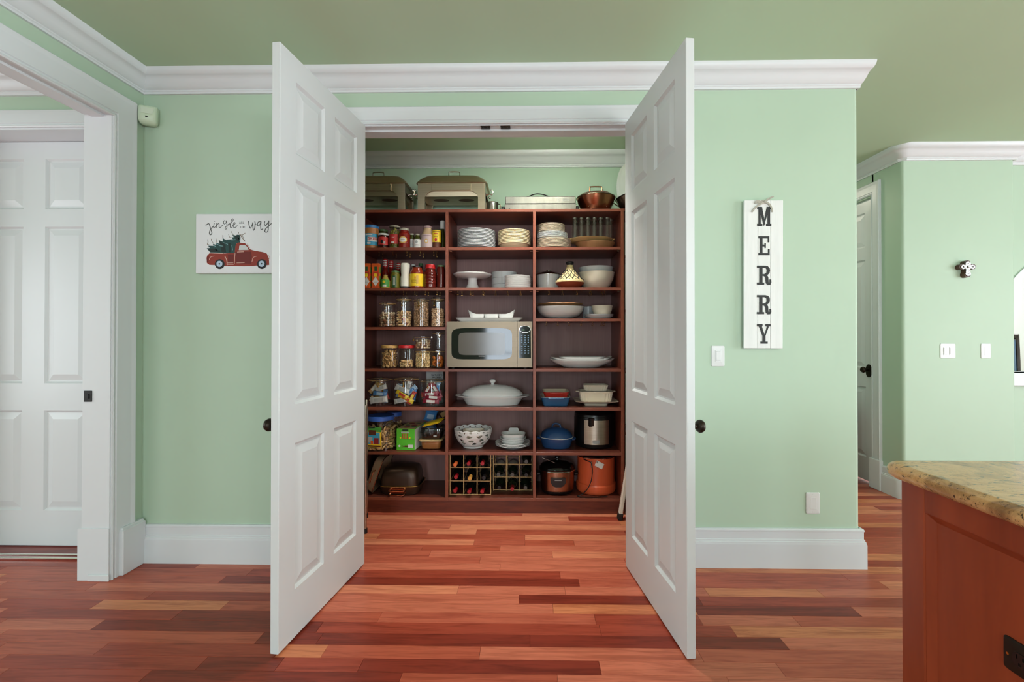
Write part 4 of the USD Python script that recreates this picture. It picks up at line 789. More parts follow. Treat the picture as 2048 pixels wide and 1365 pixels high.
h0 = H + .002; t, r, H, o = clamp_jar('upper left of the four stacked clamp jars, half full of mixed nuts', (830, 862.5, 672.5), 's4', .79, ang=-70, z_add=h0)
solo('dry_goods', pile(r - .001, H * .6, .0105, 0, 44, (1.1, .8, .8)), 'nuts_mixed', 'mixed nuts in the upper left stacked clamp jar', 'nuts', (o[0], o[1], o[2] + .0045), kind='stuff')
t, r, H, o = clamp_jar('lower right of the four stacked clamp jars, with dried apricots', (862.5, 890, 700), 's4', .80, ang=22)
solo('dry_goods', pile(r - .001, H * .46, .0165, 0, 45, (1.2, 1.1, .6)), 'apricots', 'dried apricots in the lower right stacked clamp jar', 'dried fruit', (o[0], o[1], o[2] + .0045), kind='stuff')
h0 = H + .002; t, r, H, o = clamp_jar('upper right of the four stacked clamp jars, empty', (864, 890, 664), 's4', .82, ang=20, z_add=h0)
# fifth shelf: three big clamp jars of wrapped bars
for n, c in (('foil_white', (216, 212, 208)), ('foil_blue', (70, 130, 190)), ('foil_tan', (196, 160, 110)), ('foil_yellow', (232, 196, 40)), ('foil_red', (190, 50, 40)), ('foil_maroon', (140, 24, 50)), ('foil_dark', (60, 44, 40)), ('foil_pale_blue', (170, 196, 220))): mat(n, c, .3, .15)
def pouch(L, w, th):
    g = loft([(0, w * .5, .0006, 4), (L * .06, w * .5, .001, 4), (L * .10, w * .46, th * .4, 3), (L * .25, w * .44, th * .5, 2.6), (L * .5, w * .44, th * .52, 2.6), (L * .75, w * .44, th * .5, 2.6), (L * .90, w * .46, th * .4, 3), (L * .94, w * .5, .001, 4), (L, w * .5, .0006, 4)], 20)
    return T(g, (0, 0, -L / 2))
def bars(o, items, label, group):
    hue = {'foil_white': 'white', 'foil_blue': 'blue', 'foil_tan': 'tan', 'foil_yellow': 'yellow', 'foil_red': 'red', 'foil_maroon': 'maroon', 'foil_dark': 'dark brown', 'foil_pale_blue': 'pale blue'}
    nth = ('lowest', 'second lowest', 'third lowest', 'fourth lowest', 'fifth lowest', 'sixth lowest', 'seventh lowest', 'eighth lowest')
    for k, (dx, dy, dz, tilt, yaw, m, L, w) in enumerate(items):     # dx, dy, dz from the jar's base; tilt in the picture plane from upright
        alike = sorted((it[2], i) for i, it in enumerate(items) if it[5] == m); n = [i for _, i in alike].index(k)
        lb = hue[m] + ' ' + label + ('' if len(alike) == 1 else ', topmost of its colour' if n == len(alike) - 1 else ', ' + nth[n] + ' of its colour')
        g = T(pouch(L, w, .016), ry=tilt); t = thing('snack_bar', lb, 'snack bar', (o[0] + dx * .9, o[1] + dy * .9, o[2] + dz + .008), (0, 0, yaw), group)
        part(t, 'wrapper', g, m); part(t, 'wrapper_print', T(T(slab_(w * .5, L * .5), rx=90), (0, -.0078, 0), ry=tilt), {'foil_white': 'lab_grey', 'foil_maroon': 'lab_white', 'foil_yellow': 'foil_red', 'foil_blue': 'foil_pale_blue', 'foil_tan': 'lab_white', 'foil_red': 'foil_yellow', 'foil_dark': 'foil_tan', 'foil_pale_blue': 'foil_blue'}[m], smooth=False)
t, r, H, o = clamp_jar('big clamp jar of wrapped bars nearest the left door', (734, 786, 754), 's5', .83, ang=12)
bars(o, [(.012, -.060, .036, 84, 0, 'foil_white', .13, .052), (.02, -.052, .080, 97, 4, 'foil_blue', .10, .036), (.022, -.038, .120, 70, 0, 'foil_white', .09, .04), (-.055, -.045, .045, 30, 10, 'foil_dark', .08, .03), (-.040, -.02, .12, 40, 0, 'foil_tan', .10, .04), (.05, -.02, .06, 5, -20, 'foil_blue', .1, .04), (-.01, .00, .10, 20, 0, 'foil_tan', .12, .045), (.03, .03, .08, -20, 0, 'foil_red', .12, .045), (-.04, .03, .07, 60, 0, 'foil_blue', .1, .04)], 'snack bar in the big jar nearest the left door', 'bars in the first big jar')
t, r, H, o = clamp_jar('middle big clamp jar of colourful wrapped bars', (788, 839.5, 753), 's5', .83, ang=2)
bars(o, [(-.018, -.066, .074, 122, 0, 'foil_yellow', .10, .034), (.010, -.058, .046, 118, 0, 'foil_yellow', .12, .034), (.052, -.044, .050, 28, 14, 'foil_red', .10, .034), (-.035, -.048, .030, 80, 0, 'foil_white', .10, .04), (-.02, -.040, .11, 112, 0, 'foil_white', .12, .045), (.05, -.035, .105, 50, 0, 'foil_pale_blue', .09, .04), (.02, -.02, .13, 15, 0, 'foil_white', .08, .04), (.065, -.012, .07, 10, 0, 'foil_blue', .1, .036), (-.06, -.01, .10, 10, 0, 'foil_pale_blue', .1, .036), (0, .02, .09, 80, 0, 'foil_blue', .13, .045), (.02, .045, .07, 30, 0, 'foil_white', .11, .04)], 'snack bar in the middle big jar', 'bars in the second big jar')
t, r, H, o = clamp_jar('big clamp jar of maroon wrapped bars against the divider', (841, 889.5, 757), 's5', .82, ang=-8)
bars(o, [(.00, -.062, .028, 94, 0, 'foil_maroon', .12, .036), (.018, -.054, .056, 96, 0, 'foil_maroon', .12, .036), (-.014, -.046, .078, 84, 0, 'foil_maroon', .12, .036), (.03, -.036, .044, 60, 0, 'foil_maroon', .11, .036), (-.03, -.03, .115, 28, 0, 'foil_maroon', .10, .036), (.03, -.026, .11, -30, 0, 'foil_maroon', .11, .036), (.048, -.01, .12, 5, 0, 'foil_pale_blue', .08, .032), (0, .00, .09, 30, 0, 'foil_maroon', .12, .04), (0, .03, .07, 80, 0, 'foil_maroon', .13, .04)], 'snack bar in the big jar by the divider', 'bars in the third big jar')
q = at(875, 752, .98); t = thing('bar_carton', 'grey carton with black capitals standing behind the third big clamp jar', 'box', (q[0] - .012, .985, SH['s5']))
w_, h_ = .066, at(875, 743.5, .94)[2] - SH['s5']
part(t, 'carton', box(-w_, w_, -.045, .045, 0, min(h_, .252), .0015), 'lab_grey', smooth=False)
for i, s in enumerate(('NATURE\'S', 'BAKERY')): part(t, 'lettering', upright(text(s, .0125, .0005), (.015, -.045, min(h_, .252) - .034 - i * .018)), 'print_black', smooth=False)
# sixth shelf
def biscuit_tub(label, px, yc, l2, seed, front=True):
    X, r, H, z = fit(*px, 's6', yc); t = thing('biscuit_tub', label, 'tub', (X, yc, z), (0, 0, -8)); w = .002; hb = H * .80
    part(t, 'body', loft([(.001, r * .92, r * .92, 5), (.008, r * .97, r * .97, 5), (hb * .9, r * .97, r * .97, 5), (hb * .97, r * .86, r * .86, 3), (hb, r * .72, r * .72, 2), (H * .93, r * .72, r * .72, 2)], 48, cap=False), 'clear_glass')
    part(t, 'lid', lathe([(0, H * .87), (r * .78, H * .87), (r * .79, H * .88), (r * .79, H * .985), (r * .75, H), (0, H)], 40), 'tub_blue', 'blue screw lid')
    g = pile(r * .89, hb * (.80 if front else .75), .0145, 0, seed, (1.35, .75, .5), .3)
    solo('biscuits', T(g, rz=0), 'biscuit', l2, 'biscuits', (X, yc, z + .0055), kind='stuff')
    return t, r, hb
mat_island('biscuit', cell=40, ramp=[(0, (170, 126, 76)), (.5, (198, 158, 104)), (1, (214, 178, 128))])
t, r, hb = biscuit_tub('clear tub of biscuits with blue lid, nearer the door edge and front', (722, 789, 830.5), .815, 'tan biscuits in the front blue-lidded tub', 51)
for a, b, c0, d0, m, e_ in ((-.9, .15, .18, .86, 'lab_yellow', 0), (-.9, .15, .74, .92, 'lab_green', 1), (-.80, .05, .30, .72, 'lab_blue', 1), (-.72, -.40, .34, .56, 'lab_grey', 2), (-.30, -.02, .30, .52, 'lab_dark_red', 2), (-.62, -.2, .62, .80, 'print_brown', 2), (-.84, .1, .19, .25, 'print_brown', 1), (-.5, -.35, .30, .42, 'box_orange', 3), (-.62, -.25, .88, .93, 'print_black', 3)):
    part(t, 'paper_label' if e_ == 0 else 'label_print', upright(extrude(sg.box(r * (a + .38), hb * c0, r * (b + .38), hb * d0), .0005), (0, -r * .971 - .0005 * e_, 0)), m, smooth=False)
biscuit_tub('clear tub of biscuits with blue lid, further back between tub and green box', (770, 807, 824), 1.012, 'tan biscuits in the rear blue-lidded tub', 52, False)
q0, q1 = at(794, 902, .755), at(831.5, 902, .755); w_ = (q1[0] - q0[0]) / 2; h_ = at(812, 858, .755)[2] - SH['s6']
t = thing('snack_carton', 'bright green snack carton on the sixth left shelf', 'box', ((q0[0] + q1[0]) / 2 - .006, .755, SH['s6']), (0, 0, -5))
part(t, 'carton', box(-w_, w_, 0, .25, 0, h_, .0015), 'box_green', smooth=False)
part(t, 'side_panel', box(w_, w_ + .0005, .004, .246, .004, h_ - .004), 'lab_white', smooth=False)
part(t, 'top_print', cat(box(-w_ + .004, w_ - .004, .004, .246, h_, h_ + .0004)), 'kraft', smooth=False)
for x, y in ((-.01, .06), (.02, .13), (-.02, .2)): part(t, 'top_print', T(blob(.05, .04), (x, y, h_ + .0004)), 'lab_dark_red', smooth=False)
for x, y in ((.035, .08), (-.03, .13), (.03, .19)): part(t, 'top_print', T(blob(.04, .03), (x, y, h_ + .0005)), 'lab_dark_green', smooth=False)
def fp(shape, m, lay=1): part(t, 'front_print', upright(extrude(shape, .0004), (0, -.0002 * lay, 0)), m, smooth=False)
fp(sg.box(-w_ * .36, h_ * .90, w_ * .30, h_ * .97), 'print_black'); fp(sg.box(-w_ * .5, h_ * .79, w_ * .42, h_ * .86), 'lab_grey')
fp(unary_union([sg.box(-w_ * .36 + k * w_ * .17, h_ * .54, -w_ * .27 + k * w_ * .17, h_ * .77) for k in range(4)] + [sg.box(-w_ * .36 + k * w_ * .17, h_ * .54 + .0, -w_ * .21 + k * w_ * .17, h_ * .565) for k in range(4)]), 'lab_red')
fp(unary_union([sg.Point(-w_ * .56, h_ * .58).buffer(.006), sg.Point(w_ * .46, h_ * .58).buffer(.006)]), 'lab_yellow'); fp(sg.Point(-w_ * .68, h_ * .19).buffer(.008), 'lab_white'); fp(sg.box(w_ * .28, h_ * .1, w_ * .82, h_ * .26), 'lab_white')
fp(sg.box(-w_, h_ * .505, w_, h_ * .515), 'lab_green')
part(t, 'front_print', upright(text('24', .014, .0005), (-w_ * .28, -.0002, h_ * .13)), 'print_brown', smooth=False); fp(sg.box(-w_ * .1, h_ * .14, w_ * .22, h_ * .22), 'print_brown')
# food containers and bags
q0, q1 = at(837, 902, .77), at(884, 902, .77); X = (q0[0] + q1[0]) / 2; a_ = (q1[0] - q0[0]) / 2
t = thing('food_container', 'brown-filled plastic container under the clear one', 'container', (X, .86, SH['s6']))
part(t, 'body', loft([(.001, a_ * .82, .085, 6), (.006, a_ * .86, .088, 6), (.062, a_ * .97, .098, 6), (.062, a_ * .95, .096, 6), (.008, a_ * .84, .086, 6), (.004, a_ * .8, .083, 6)], 44), 'smoke_glass')
solo('brown_food', loft([(.005, a_ * .78, .08, 5), (.04, a_ * .86, .088, 5), (.052, a_ * .8, .08, 5), (.055, a_ * .5, .05, 4)], 36), 'peanut_butter', 'brown food inside the lower plastic container', 'food', (X, .86, SH['s6']), kind='stuff')
part(t, 'lid', loft([(.0625, a_ * 1.02, .102, 6), (.068, a_ * 1.03, .103, 6), (.072, a_ * 1.0, .1, 6), (.073, a_ * .9, .09, 6)], 44), 'kraft', 'cream lid')
t = thing('food_container', 'clear plastic clamshell container stacked on the brown-filled one', 'container', (X + .003, .86, SH['s6'] + .074), (0, 0, 0))
part(t, 'body', loft([(.0005, a_ * .84, .08, 6), (.01, a_ * .92, .088, 6), (.05, a_ * 1.0, .096, 6), (.078, a_ * .96, .09, 5), (.082, a_ * .85, .08, 5)], 44), 'window_glass')
part(t, 'rim', loft([(.047, a_ * 1.04, .1, 6), (.051, a_ * 1.04, .1, 6)], 44), 'clear_glass')
part(t, 'sticker', upright(slab_(.024, .014), (.034, -.099, .028)), 'lab_grey', smooth=False)
def bag(name, label, w, h, th, loc, rot, m, print_=None):
    t = thing(name, label, 'bag', loc, rot); g = pouch(h, w, th); part(t, 'wrapper', g, m)
    if print_: part(t, 'wrapper_print', T(slab_(w * .5, h * .4), (0, -th * .54, 0), rx=90), print_, smooth=False)
bag('snack_bag', 'yellow bag lying on the clear clamshell container', .10, .155, .026, (X + .018, .80, SH['s6'] + .196), (74, -10, 76), 'foil_yellow')
bag('snack_bag', 'light blue bag behind the yellow bag', .10, .11, .03, (X - .045, .99, SH['s6'] + .212), (24, 14, 8), 'foil_blue', 'foil_pale_blue')
bag('snack_bag', 'dark blue bag with tan print beside the divider', .09, .10, .03, (X + .055, 1.0, SH['s6'] + .226), (20, -30, -6), 'foil_dark', 'foil_tan')
# bottom: roasting pan and its leaning lid
X, r, H, z = fit(764, 848, 930, 's7', .86); a_, b_ = r, .125
H1 = .066; HC = (at(806, 929, .86)[2] - SH['s7'] - H1) / .178
t = thing('roasting_pan', 'dark bronze covered roasting pan with copper front handle', 'roasting pan', (X, .86, SH['s7'] + .001))
part(t, 'pan', loft([(0, a_ * .84, b_ * .84, 4.5), (.008, a_ * .88, b_ * .88, 4.5), (H1 - .008, a_ * .97, b_ * .97, 4.5), (H1 - .003, a_ * 1.0, b_ * 1.0, 4.5), (H1, a_ * 1.0, b_ * 1.0, 4.5), (H1, a_ * .95, b_ * .95, 4.5), (.012, a_ * .85, b_ * .85, 4.5)], 56), 'bronze_pan')
part(t, 'rim', T(tube([(x, y, 0) for x, y in superloop(a_ * .995, b_ * .995, 4.5, 56)], .0025, 6, closed=True), (0, 0, H1)), 'brass')
part(t, 'cover', loft([(H1 + .001, a_ * .88, b_ * .93, 6), (H1 + .08 * HC, a_ * .87, b_ * .92, 6), (H1 + .135 * HC, a_ * .82, b_ * .86, 5), (H1 + .162 * HC, a_ * .73, b_ * .76, 4.4), (H1 + .174 * HC, a_ * .58, b_ * .60, 4), (H1 + .178 * HC, a_ * .3, b_ * .3, 3), (H1 + .1785 * HC, a_ * .02, b_ * .02, 2)], 56), 'bronze_pan')
y = -b_ * .98
h_ = part(t, 'handle', cat(tube(spline([(-.052, y, .052), (-.052, y - .028, .050), (-.045, y - .04, .046), (.045, y - .04, .046), (.052, y - .028, .050), (.052, y, .052)], 5), .0055, 8), box(-.058, .058, y - .004, y + .006, .040, .066, .003)), 'copper', 'copper loop handle')
h_ = part(t, 'handle', cat(tube(spline([(-.05, y + .006, .030), (-.05, y - .024, .026), (-.043, y - .034, .016), (.043, y - .034, .016), (.05, y - .024, .026), (.05, y + .006, .030)], 5), .0045, 8), box(-.055, .055, y, y + .01, .016, .034, .002)), 'copper')
for x in (-.05, .05): part(h_, 'rivet', T(trimesh.creation.icosphere(2, .005), (x, y - .004, .054)), 'brass')
mat('bronze_light', (150, 122, 98), .34, .3)
t = thing('pan_lid', 'bronze rectangular pan leaning on its edge beside the roasting pan', 'pan', (at(750, 950, .80)[0] + .006, .885, SH['s7'] + .142), (0, 19, 0))
g = loft([(0, .118, .13, 6), (.006, .125, .137, 6), (.054, .134, .145, 6), (.058, .136, .147, 6), (.060, .134, .145, 6), (.058, .130, .141, 6), (.008, .12, .13, 6)], 56)
part(t, 'pan', T(g, (-.030, 0, 0), ry=90), 'bronze_light'); part(t, 'rim', T(tube([(x, y, 0) for x, y in superloop(.135, .146, 6, 56)], .0028, 6, closed=True), (.029, 0, 0), ry=90), 'copper')
part(t, 'handle', T(tube(spline([(-.006, -.138, -.045), (0, -.17, -.042), (0, -.178, -.03), (0, -.178, .03), (0, -.17, .042), (0, -.138, .045)], 5), .0045, 8), (.0, 0, 0)), 'copper', 'copper handle')
# ------------------------------------------------------------------ centre bay
def plate_prof(r, h, foot=.60, th=.0045):
    return [(0, .002), (r * foot - .004, .002), (r * foot - .003, 0), (r * foot, 0), (r * foot + .003, .003), (r * .86, h - th - .001), (r * .985, h - th), (r, h - th + .0008), (r, h - .0008), (r * .99, h), (r * .88, h - .0012), (r * .64, .0065), (0, .0065)]
ORD = ('lowest', 'second', 'third', 'fourth', 'fifth', 'sixth', 'seventh', 'eighth', 'ninth', 'tenth', 'eleventh', 'twelfth', 'thirteenth')
def stack(name, cat_, prof, m, n, pitch, loc, label, group, top_label, jitter=.0004, seed=1, scale=None, nn=56):
    q = random.Random(seed); nth = lambda i: ORD[i] if i == 0 else 'topmost' if i == n - 1 else ORD[i] + ' from the bottom'
    t = thing(name, label + ', ' + nth(0), cat_, loc, (0, 0, 0), group); part(t, 'body', lathe(prof, nn), m)
    for i in range(1, n):
        copy_of(t, (loc[0] + q.uniform(-jitter, jitter), loc[1] + q.uniform(-jitter, jitter), loc[2] + i * pitch), (0, 0, q.uniform(0, 90)), label + ', ' + nth(i))
    return t
X, r, H, z = fit(915, 991, 455, 's1', .875); n = 13; hp = .022; pit = (H - hp) / (n - 1)
stack('dinner_plate', 'plate', plate_prof(r, hp), 'plate_grey', n, pit, (X, .875, z), 'pale grey dinner plate of the tall stack', 'tall stack of dinner plates', 'topmost dinner plate of the tall stack on the top middle shelf', seed=5)
X, r, H, z = fit(996, 1061.5, 457, 's1', .86); n = 10; hb_ = .046; pit = (H - hb_) / (n - 1)
def bowl_prof(r, h, foot=.58, th=.004):
    return [(0, .003), (r * foot - .005, .003), (r * foot - .004, 0), (r * foot, 0), (r * (foot + .02), .002), (r * .70, .009), (r * .84, h * .56), (r * .90, h - .0068), (r * .985, h - .0062), (r, h - .0052), (r, h - .001), (r * .985, h), (r * .915, h - .002), (r * .82, h * .56), (r * .66, .013), (r * .55, .008), (0, .008)]
stack('soup_bowl', 'bowl', bowl_prof(r, hb_), 'plate_gold', n, pit, (X, .86, z), 'cream bowl of the stack beside the dinner plates', 'flared stack of cream bowls', 'topmost cream bowl of the flared stack on the top middle shelf', seed=6)
# second shelf: cake stand and two stacks
X, r, H, z = fit(904, 980.5, 543, 's2', .90)
t = thing('cake_stand', 'white footed cake stand on the second middle shelf', 'cake stand', (X, .90, z))
part(t, 'foot', lathe([(0, .004), (r * .38, 0), (r * .41, 0), (r * .40, .006), (r * .34, .02), (r * .26, .045), (r * .235, H - .045), (r * .27, H - .034), (0, H - .034)], 44), 'porcelain')
part(t, 'plate', lathe([(0, H - .034), (r * .5, H - .034), (r * .84, H - .024), (r * .98, H - .010), (r, H - .002), (r * .985, H), (r * .95, H - .006), (r * .8, H - .014), (0, H - .018)], 56), 'porcelain')
X, r, H, z = fit(983, 1034, 542, 's2', 1.0); n = 3; h3 = H / 3 - .0006
stack('straight_bowl', 'bowl', [(0, 0), (r * .96, 0), (r, .004), (r, h3), (r * .97, h3), (r * .96, .006), (0, .006)], 'plate_grey', n, H / 3, (X, 1.0, z), 'straight pale bowl of the rear stack by the cake stand', 'rear stack of straight bowls', None, .0004, 7)
X, r, H, z = fit(1009.5, 1063, 549, 's2', .835); n = 7
stack('side_plate', 'plate', [(0, 0), (r * .90, 0), (r * .96, .003), (r, .010), (r, H / n * .86), (r * .975, H / n * .86), (r * .96, .011), (r * .9, .006), (0, .006)], 'porcelain', n, H / n, (X, .835, z), 'white side plate of the stack beside the cake stand', 'front stack of side plates', None, .0004, 8)
# microwave on the fourth shelf
q0, q1 = at(893.5, 738, .657), at(1064.5, 738, .657); W_ = q1[0] - q0[0]; zt = at(980, 643.5, .66)[2] - SH['s4']; FT = .014
t = thing('microwave', 'stainless microwave oven with black window between the pantry shelves', 'microwave', ((q0[0] + q1[0]) / 2, .657, SH['s4']))
wx = W_ / 2; bw = (D2a - D1b) / 2 - .004; off = (D1b + D2a) / 2 - (q0[0] + q1[0]) / 2
part(t, 'case', box(-min(wx, bw) + off + .002, min(wx, bw) + off - .002, .052, .42, FT, zt - .004, .004), 'steel_dark')
def mw(zx, zy): return (-wx + (zx - 66) / (938 - 66) * W_, FT + (zt - FT) * (1242 - zy) / (1242 - 775))
split = mw(786, 0)[0]
win = sg.Polygon([mw(*p) for p in superloop(310, 160, 7, 40) * [1, 1] + [423, 1003]])
frame = sg.box(-wx, FT, split - .001, zt)
part(t, 'door_frame', cat(upright(extrude(frame.difference(win), .05), (0, .05, 0))), 'steel_warm')
hd = part(t, 'door_window', upright(extrude(win, .044), (0, .05, 0)), 'black_gloss', 'black glossy oven window')
scr = sg.Polygon([mw(*p) for p in superloop(240, 115, 9, 36) + [425, 1003]])
mat('oven_screen', (84, 78, 72), .14)
part(hd, 'screen', upright(extrude(scr, .0008), (0, .006, 0)), 'oven_screen', 'greyish see-through screen', smooth=False)
q = mw(424, 1128); part(hd, 'lettering', upright(slab_(.046, .005), (q[0], .0058, q[1])), 'lab_grey', smooth=False)
q = mw(424, 1148); part(hd, 'lettering', upright(slab_(.026, .002), (q[0], .0058, q[1])), 'lab_grey', smooth=False)
panel_ = sg.box(split + .001, FT, wx, zt)
ctl = sg.Polygon([mw(*p) for p in ((806, 850), (920, 850), (922, 1145), (806, 1145))]).buffer(.002)
part(t, 'control_panel', upright(extrude(panel_, .05), (0, .05, 0)), 'steel_warm')
cp = part(t, 'keypad', upright(extrude(ctl, .002), (0, 0, 0)), 'black_gloss', 'black keypad')
dsp = sg.Polygon([mw(*p) for p in superloop(58, 36, 2.2, 32) + [864, 854]])
part(t, 'display', upright(extrude(dsp.difference(dsp.buffer(-.0028)), .005)), 'chrome', 'chrome oval display frame'); part(t, 'display', upright(extrude(dsp.buffer(-.0026), .004)), 'black_gloss')
mat('key_blue', (120, 150, 176), .5); keys = []
q = mw(850, 862); part(cp, 'lettering', upright(slab_(.014, .006), (q[0], -.0041, q[1])), 'lid_green', smooth=False)
for i in range(4):
    for j in range(3): a = mw(832 + j * 33, 918 + i * 23); keys.append(sg.Point(*a).buffer(.0036, 4).union(sg.box(a[0] - .005, a[1] - .0018, a[0] + .005, a[1] + .0018)))
for i in range(4):
    for j in range(3): a = mw(832 + j * 33, 1028 + i * 23); keys.append(sg.box(a[0] - .0054, a[1] - .0022, a[0] + .0054, a[1] + .0022))
a = mw(864, 1006); keys.append(sg.box(a[0] - .014, a[1] - .001, a[0] + .014, a[1] + .001))
for g in keys: part(cp, 'key', upright(extrude(g, .0008), (0, -.002, 0)), 'key_blue', smooth=False)
for x in (-wx + .04, wx - .05):
    for y in (.03, .38): part(t, 'foot', T(lathe([(0, 0), (.012, 0), (.014, FT), (0, FT)], 16), (x, y, 0)), 'black_plastic')
MWT = SH['s4'] + zt
# on the microwave
q0, q1 = at(913, 642, .80), at(1046, 642, .80); a_ = (q1[0] - q0[0]) / 2
t = thing('serving_platter', 'long white rectangular platter lying on the microwave', 'platter', ((q0[0] + q1[0]) / 2, .80, MWT - .004 + .0))
part(t, 'body', loft([(0.0, a_ * .84, .060, 9), (.002, a_ * .85, .062, 9), (.030, a_ * .99, .082, 9), (.034, a_, .084, 9), (.033, a_ * .985, .081, 9), (.007, a_ * .85, .06, 9), (.006, a_ * .5, .04, 6)], 60), 'porcelain')
q0, q1 = at(939, 632, .80), at(1027.5, 632, .80); a_ = (q1[0] - q0[0]) / 2
t = thing('divided_dish', 'white three-section serving dish with upswept ends on the platter', 'dish', ((q0[0] + q1[0]) / 2, .80, MWT + .0045), (0, 0, 0))
def sec_(cx_, w, tip):
    m = loft([(0, w * .34, .03, 4), (.004, w * .40, .034, 4), (.034, w * .50, .045, 4), (.036, w * .50, .0455, 4), (.035, w * .475, .043, 4), (.008, w * .38, .032, 4), (.006, w * .2, .02, 4)], 40)
    v = m.vertices.copy(); u = v[:, 0] * tip / (w * .5); k = np.clip(u, 0, 1) ** 2 * np.clip(v[:, 2] / .036, 0, 1); v[:, 2] += .022 * k; v[:, 0] += np.sign(tip) * .012 * k * abs(tip); v[:, 2] *= 1.5; m.vertices = v; return T(m, (cx_, 0, 0))
w_ = a_ * 2 / 3
for cx_, tip in ((-w_ * .97, -1), (0, 0), (w_ * .97, 1)): part(t, 'compartment', sec_(cx_, w_, tip), 'porcelain')
# fifth shelf: covered casserole
q0, q1 = at(910, 800, .875), at(1060.5, 800, .875); a_ = (q1[0] - q0[0]) / 2; X = (q0[0] + q1[0]) / 2; b_ = .125
t = thing('covered_casserole', 'big oval white covered casserole with knobbed embossed lid', 'casserole', (X, .875, SH['s5']))
part(t, 'dish', loft([(.0, a_ * .68, b_ * .74, 2.2), (.006, a_ * .70, b_ * .76, 2.2), (.05, a_ * .80, b_ * .93, 2.2), (.056, a_ * .90, b_ * .97, 2.1), (.064, a_ * .995, b_, 2.0), (.068, a_, b_ * 1.005, 2.0), (.068, a_ * .97, b_ * .98, 2.0), (.060, a_ * .80, b_ * .9, 2.2), (.010, a_ * .66, b_ * .72, 2.2)], 72), 'porcelain')
mat_noise('embossed', (226, 226, 224), (226, 226, 224), nscale=70, rough=.22, bump=1.)
part(t, 'lid', loft([(.066, a_ * .79, b_ * .92, 2.2), (.076, a_ * .81, b_ * .94, 2.2), (.080, a_ * .80, b_ * .93, 2.2), (.105, a_ * .72, b_ * .82, 2.2), (.128, a_ * .56, b_ * .62, 2.1), (.142, a_ * .36, b_ * .38, 2.), (.148, a_ * .10, b_ * .12, 2.), (.149, a_ * .02, b_ * .02, 2.)], 72), 'embossed')
part(t, 'knob', lathe([(0, .146), (.014, .147), (.011, .153), (.012, .158), (.021, .166), (.024, .175), (.020, .184), (.010, .189), (0, .190)], 28), 'porcelain')
# sixth shelf: lattice bowl
X, r, H, z = fit(909, 984, 858, 's6', .87); rng2 = random.Random(4)
t = thing('lattice_bowl', 'white pierced ceramic bowl with scalloped rim', 'bowl', (X, .87, z))
NA, NZ = 168, 44; V = []; mask = {}
prof_o = lambda u: (r * (.52 + .48 * math.sin(min(1, u) * PI / 2) ** .8), .012 + (H - .012) * u ** 1.15)
holes = []
for row, (u0, n_, off) in enumerate(((.30, 9, 0), (.52, 10, .5), (.74, 11, 0), (.92, 18, .5))):
    for j in range(n_): holes.append((u0 + rng2.uniform(-.03, .03), (j + off) * 2 * PI / n_ + rng2.uniform(-.05, .05), (.068 if row < 3 else .034), (.155 if row < 3 else .05), rng2.uniform(-.9, .9) if row < 3 else 0))
def open_at(u, a):
    for hu, ha, su, sa, tw in holes:
        da = (a - ha + PI) % (2 * PI) - PI; du = u - hu; x = (da * math.cos(tw) + du * 2.2 * math.sin(tw)) / sa; y = (-da * math.sin(tw) + du * 2.2 * math.cos(tw)) / (su * 2.0)
        if x * x + y * y < 1 + .35 * math.cos(3 * math.atan2(y, x) + ha * 7): return True
    return False
keep = np.zeros((NZ, NA), bool)
for i in range(NZ):
    for j in range(NA): keep[i, j] = not open_at((i + .5) / NZ, (j + .5) * 2 * PI / NA)
keep[:5] = True; keep[-2:] = True
vv, ff, ids = [], [], {}
def vid(i, j, s):
    k = (i, j % NA, s)
    if k not in ids:
        u = i / NZ; a = j * 2 * PI / NA; R0, Z0 = prof_o(u); Z0 += (.008 * abs(math.cos(a * 7)) * u ** 6)
        R0 += (-.0045 if s else 0); ids[k] = len(vv); vv.append((R0 * math.cos(a), R0 * math.sin(a), Z0))
    return ids[k]
for i in range(NZ):
    for j in range(NA):
        if not keep[i, j]: continue
        A_ = [vid(i, j, 0), vid(i, j + 1, 0), vid(i + 1, j + 1, 0), vid(i + 1, j, 0)]; B_ = [vid(i, j, 1), vid(i, j + 1, 1), vid(i + 1, j + 1, 1), vid(i + 1, j, 1)]
        ff += [(A_[0], A_[1], A_[2]), (A_[0], A_[2], A_[3]), (B_[0], B_[2], B_[1]), (B_[0], B_[3], B_[2])]
        for (di, dj), e in (((0, 1), (1, 2)), ((1, 0), (2, 3)), ((0, -1), (3, 0)), ((-1, 0), (0, 1))):
            ii, jj = i + di, (j + dj) % NA
            if ii < 0 or ii >= NZ or not keep[ii, jj]:
                p, q = e; ff += [(A_[q], A_[p], B_[p]), (A_[q], B_[p], B_[q])]
lat = TM(vv, ff); trimesh.smoothing.filter_taubin(lat, iterations=6)
part(t, 'lattice_wall', lat, 'porcelain', smooth=50)
part(t, 'foot', lathe([(0, .001), (r * .48, 0), (r * .53, .002), (r * .54, .012), (r * .50, .016), (0, .010)], 48), 'porcelain')
X2 = X
t = thing('ramekin', 'cream rectangular dish standing inside the pierced bowl', 'dish', (X2 + .002, .885, z + .034))
part(t, 'body', loft([(0, .05, .035, 5), (.004, .054, .038, 5), (.088, .078, .05, 5), (.092, .08, .052, 5), (.091, .076, .048, 5), (.01, .05, .034, 5)], 44), 'porcelain_cream')
X, r, H, z = fit(991, 1061, 876, 's6', .87)
stack('rimmed_plate', 'plate', plate_prof(r, .026, .58), 'plate_grey', 3, .0085, (X, .87, z), 'pale grey plate under the gratin dishes', 'plates under the gratin dishes', None, .0004, 12)
zz = z + .0085 * 2 + .0080
t = thing('gratin_dish', 'lowest white oval gratin dish on the grey plates', 'dish', (X, .87, zz))
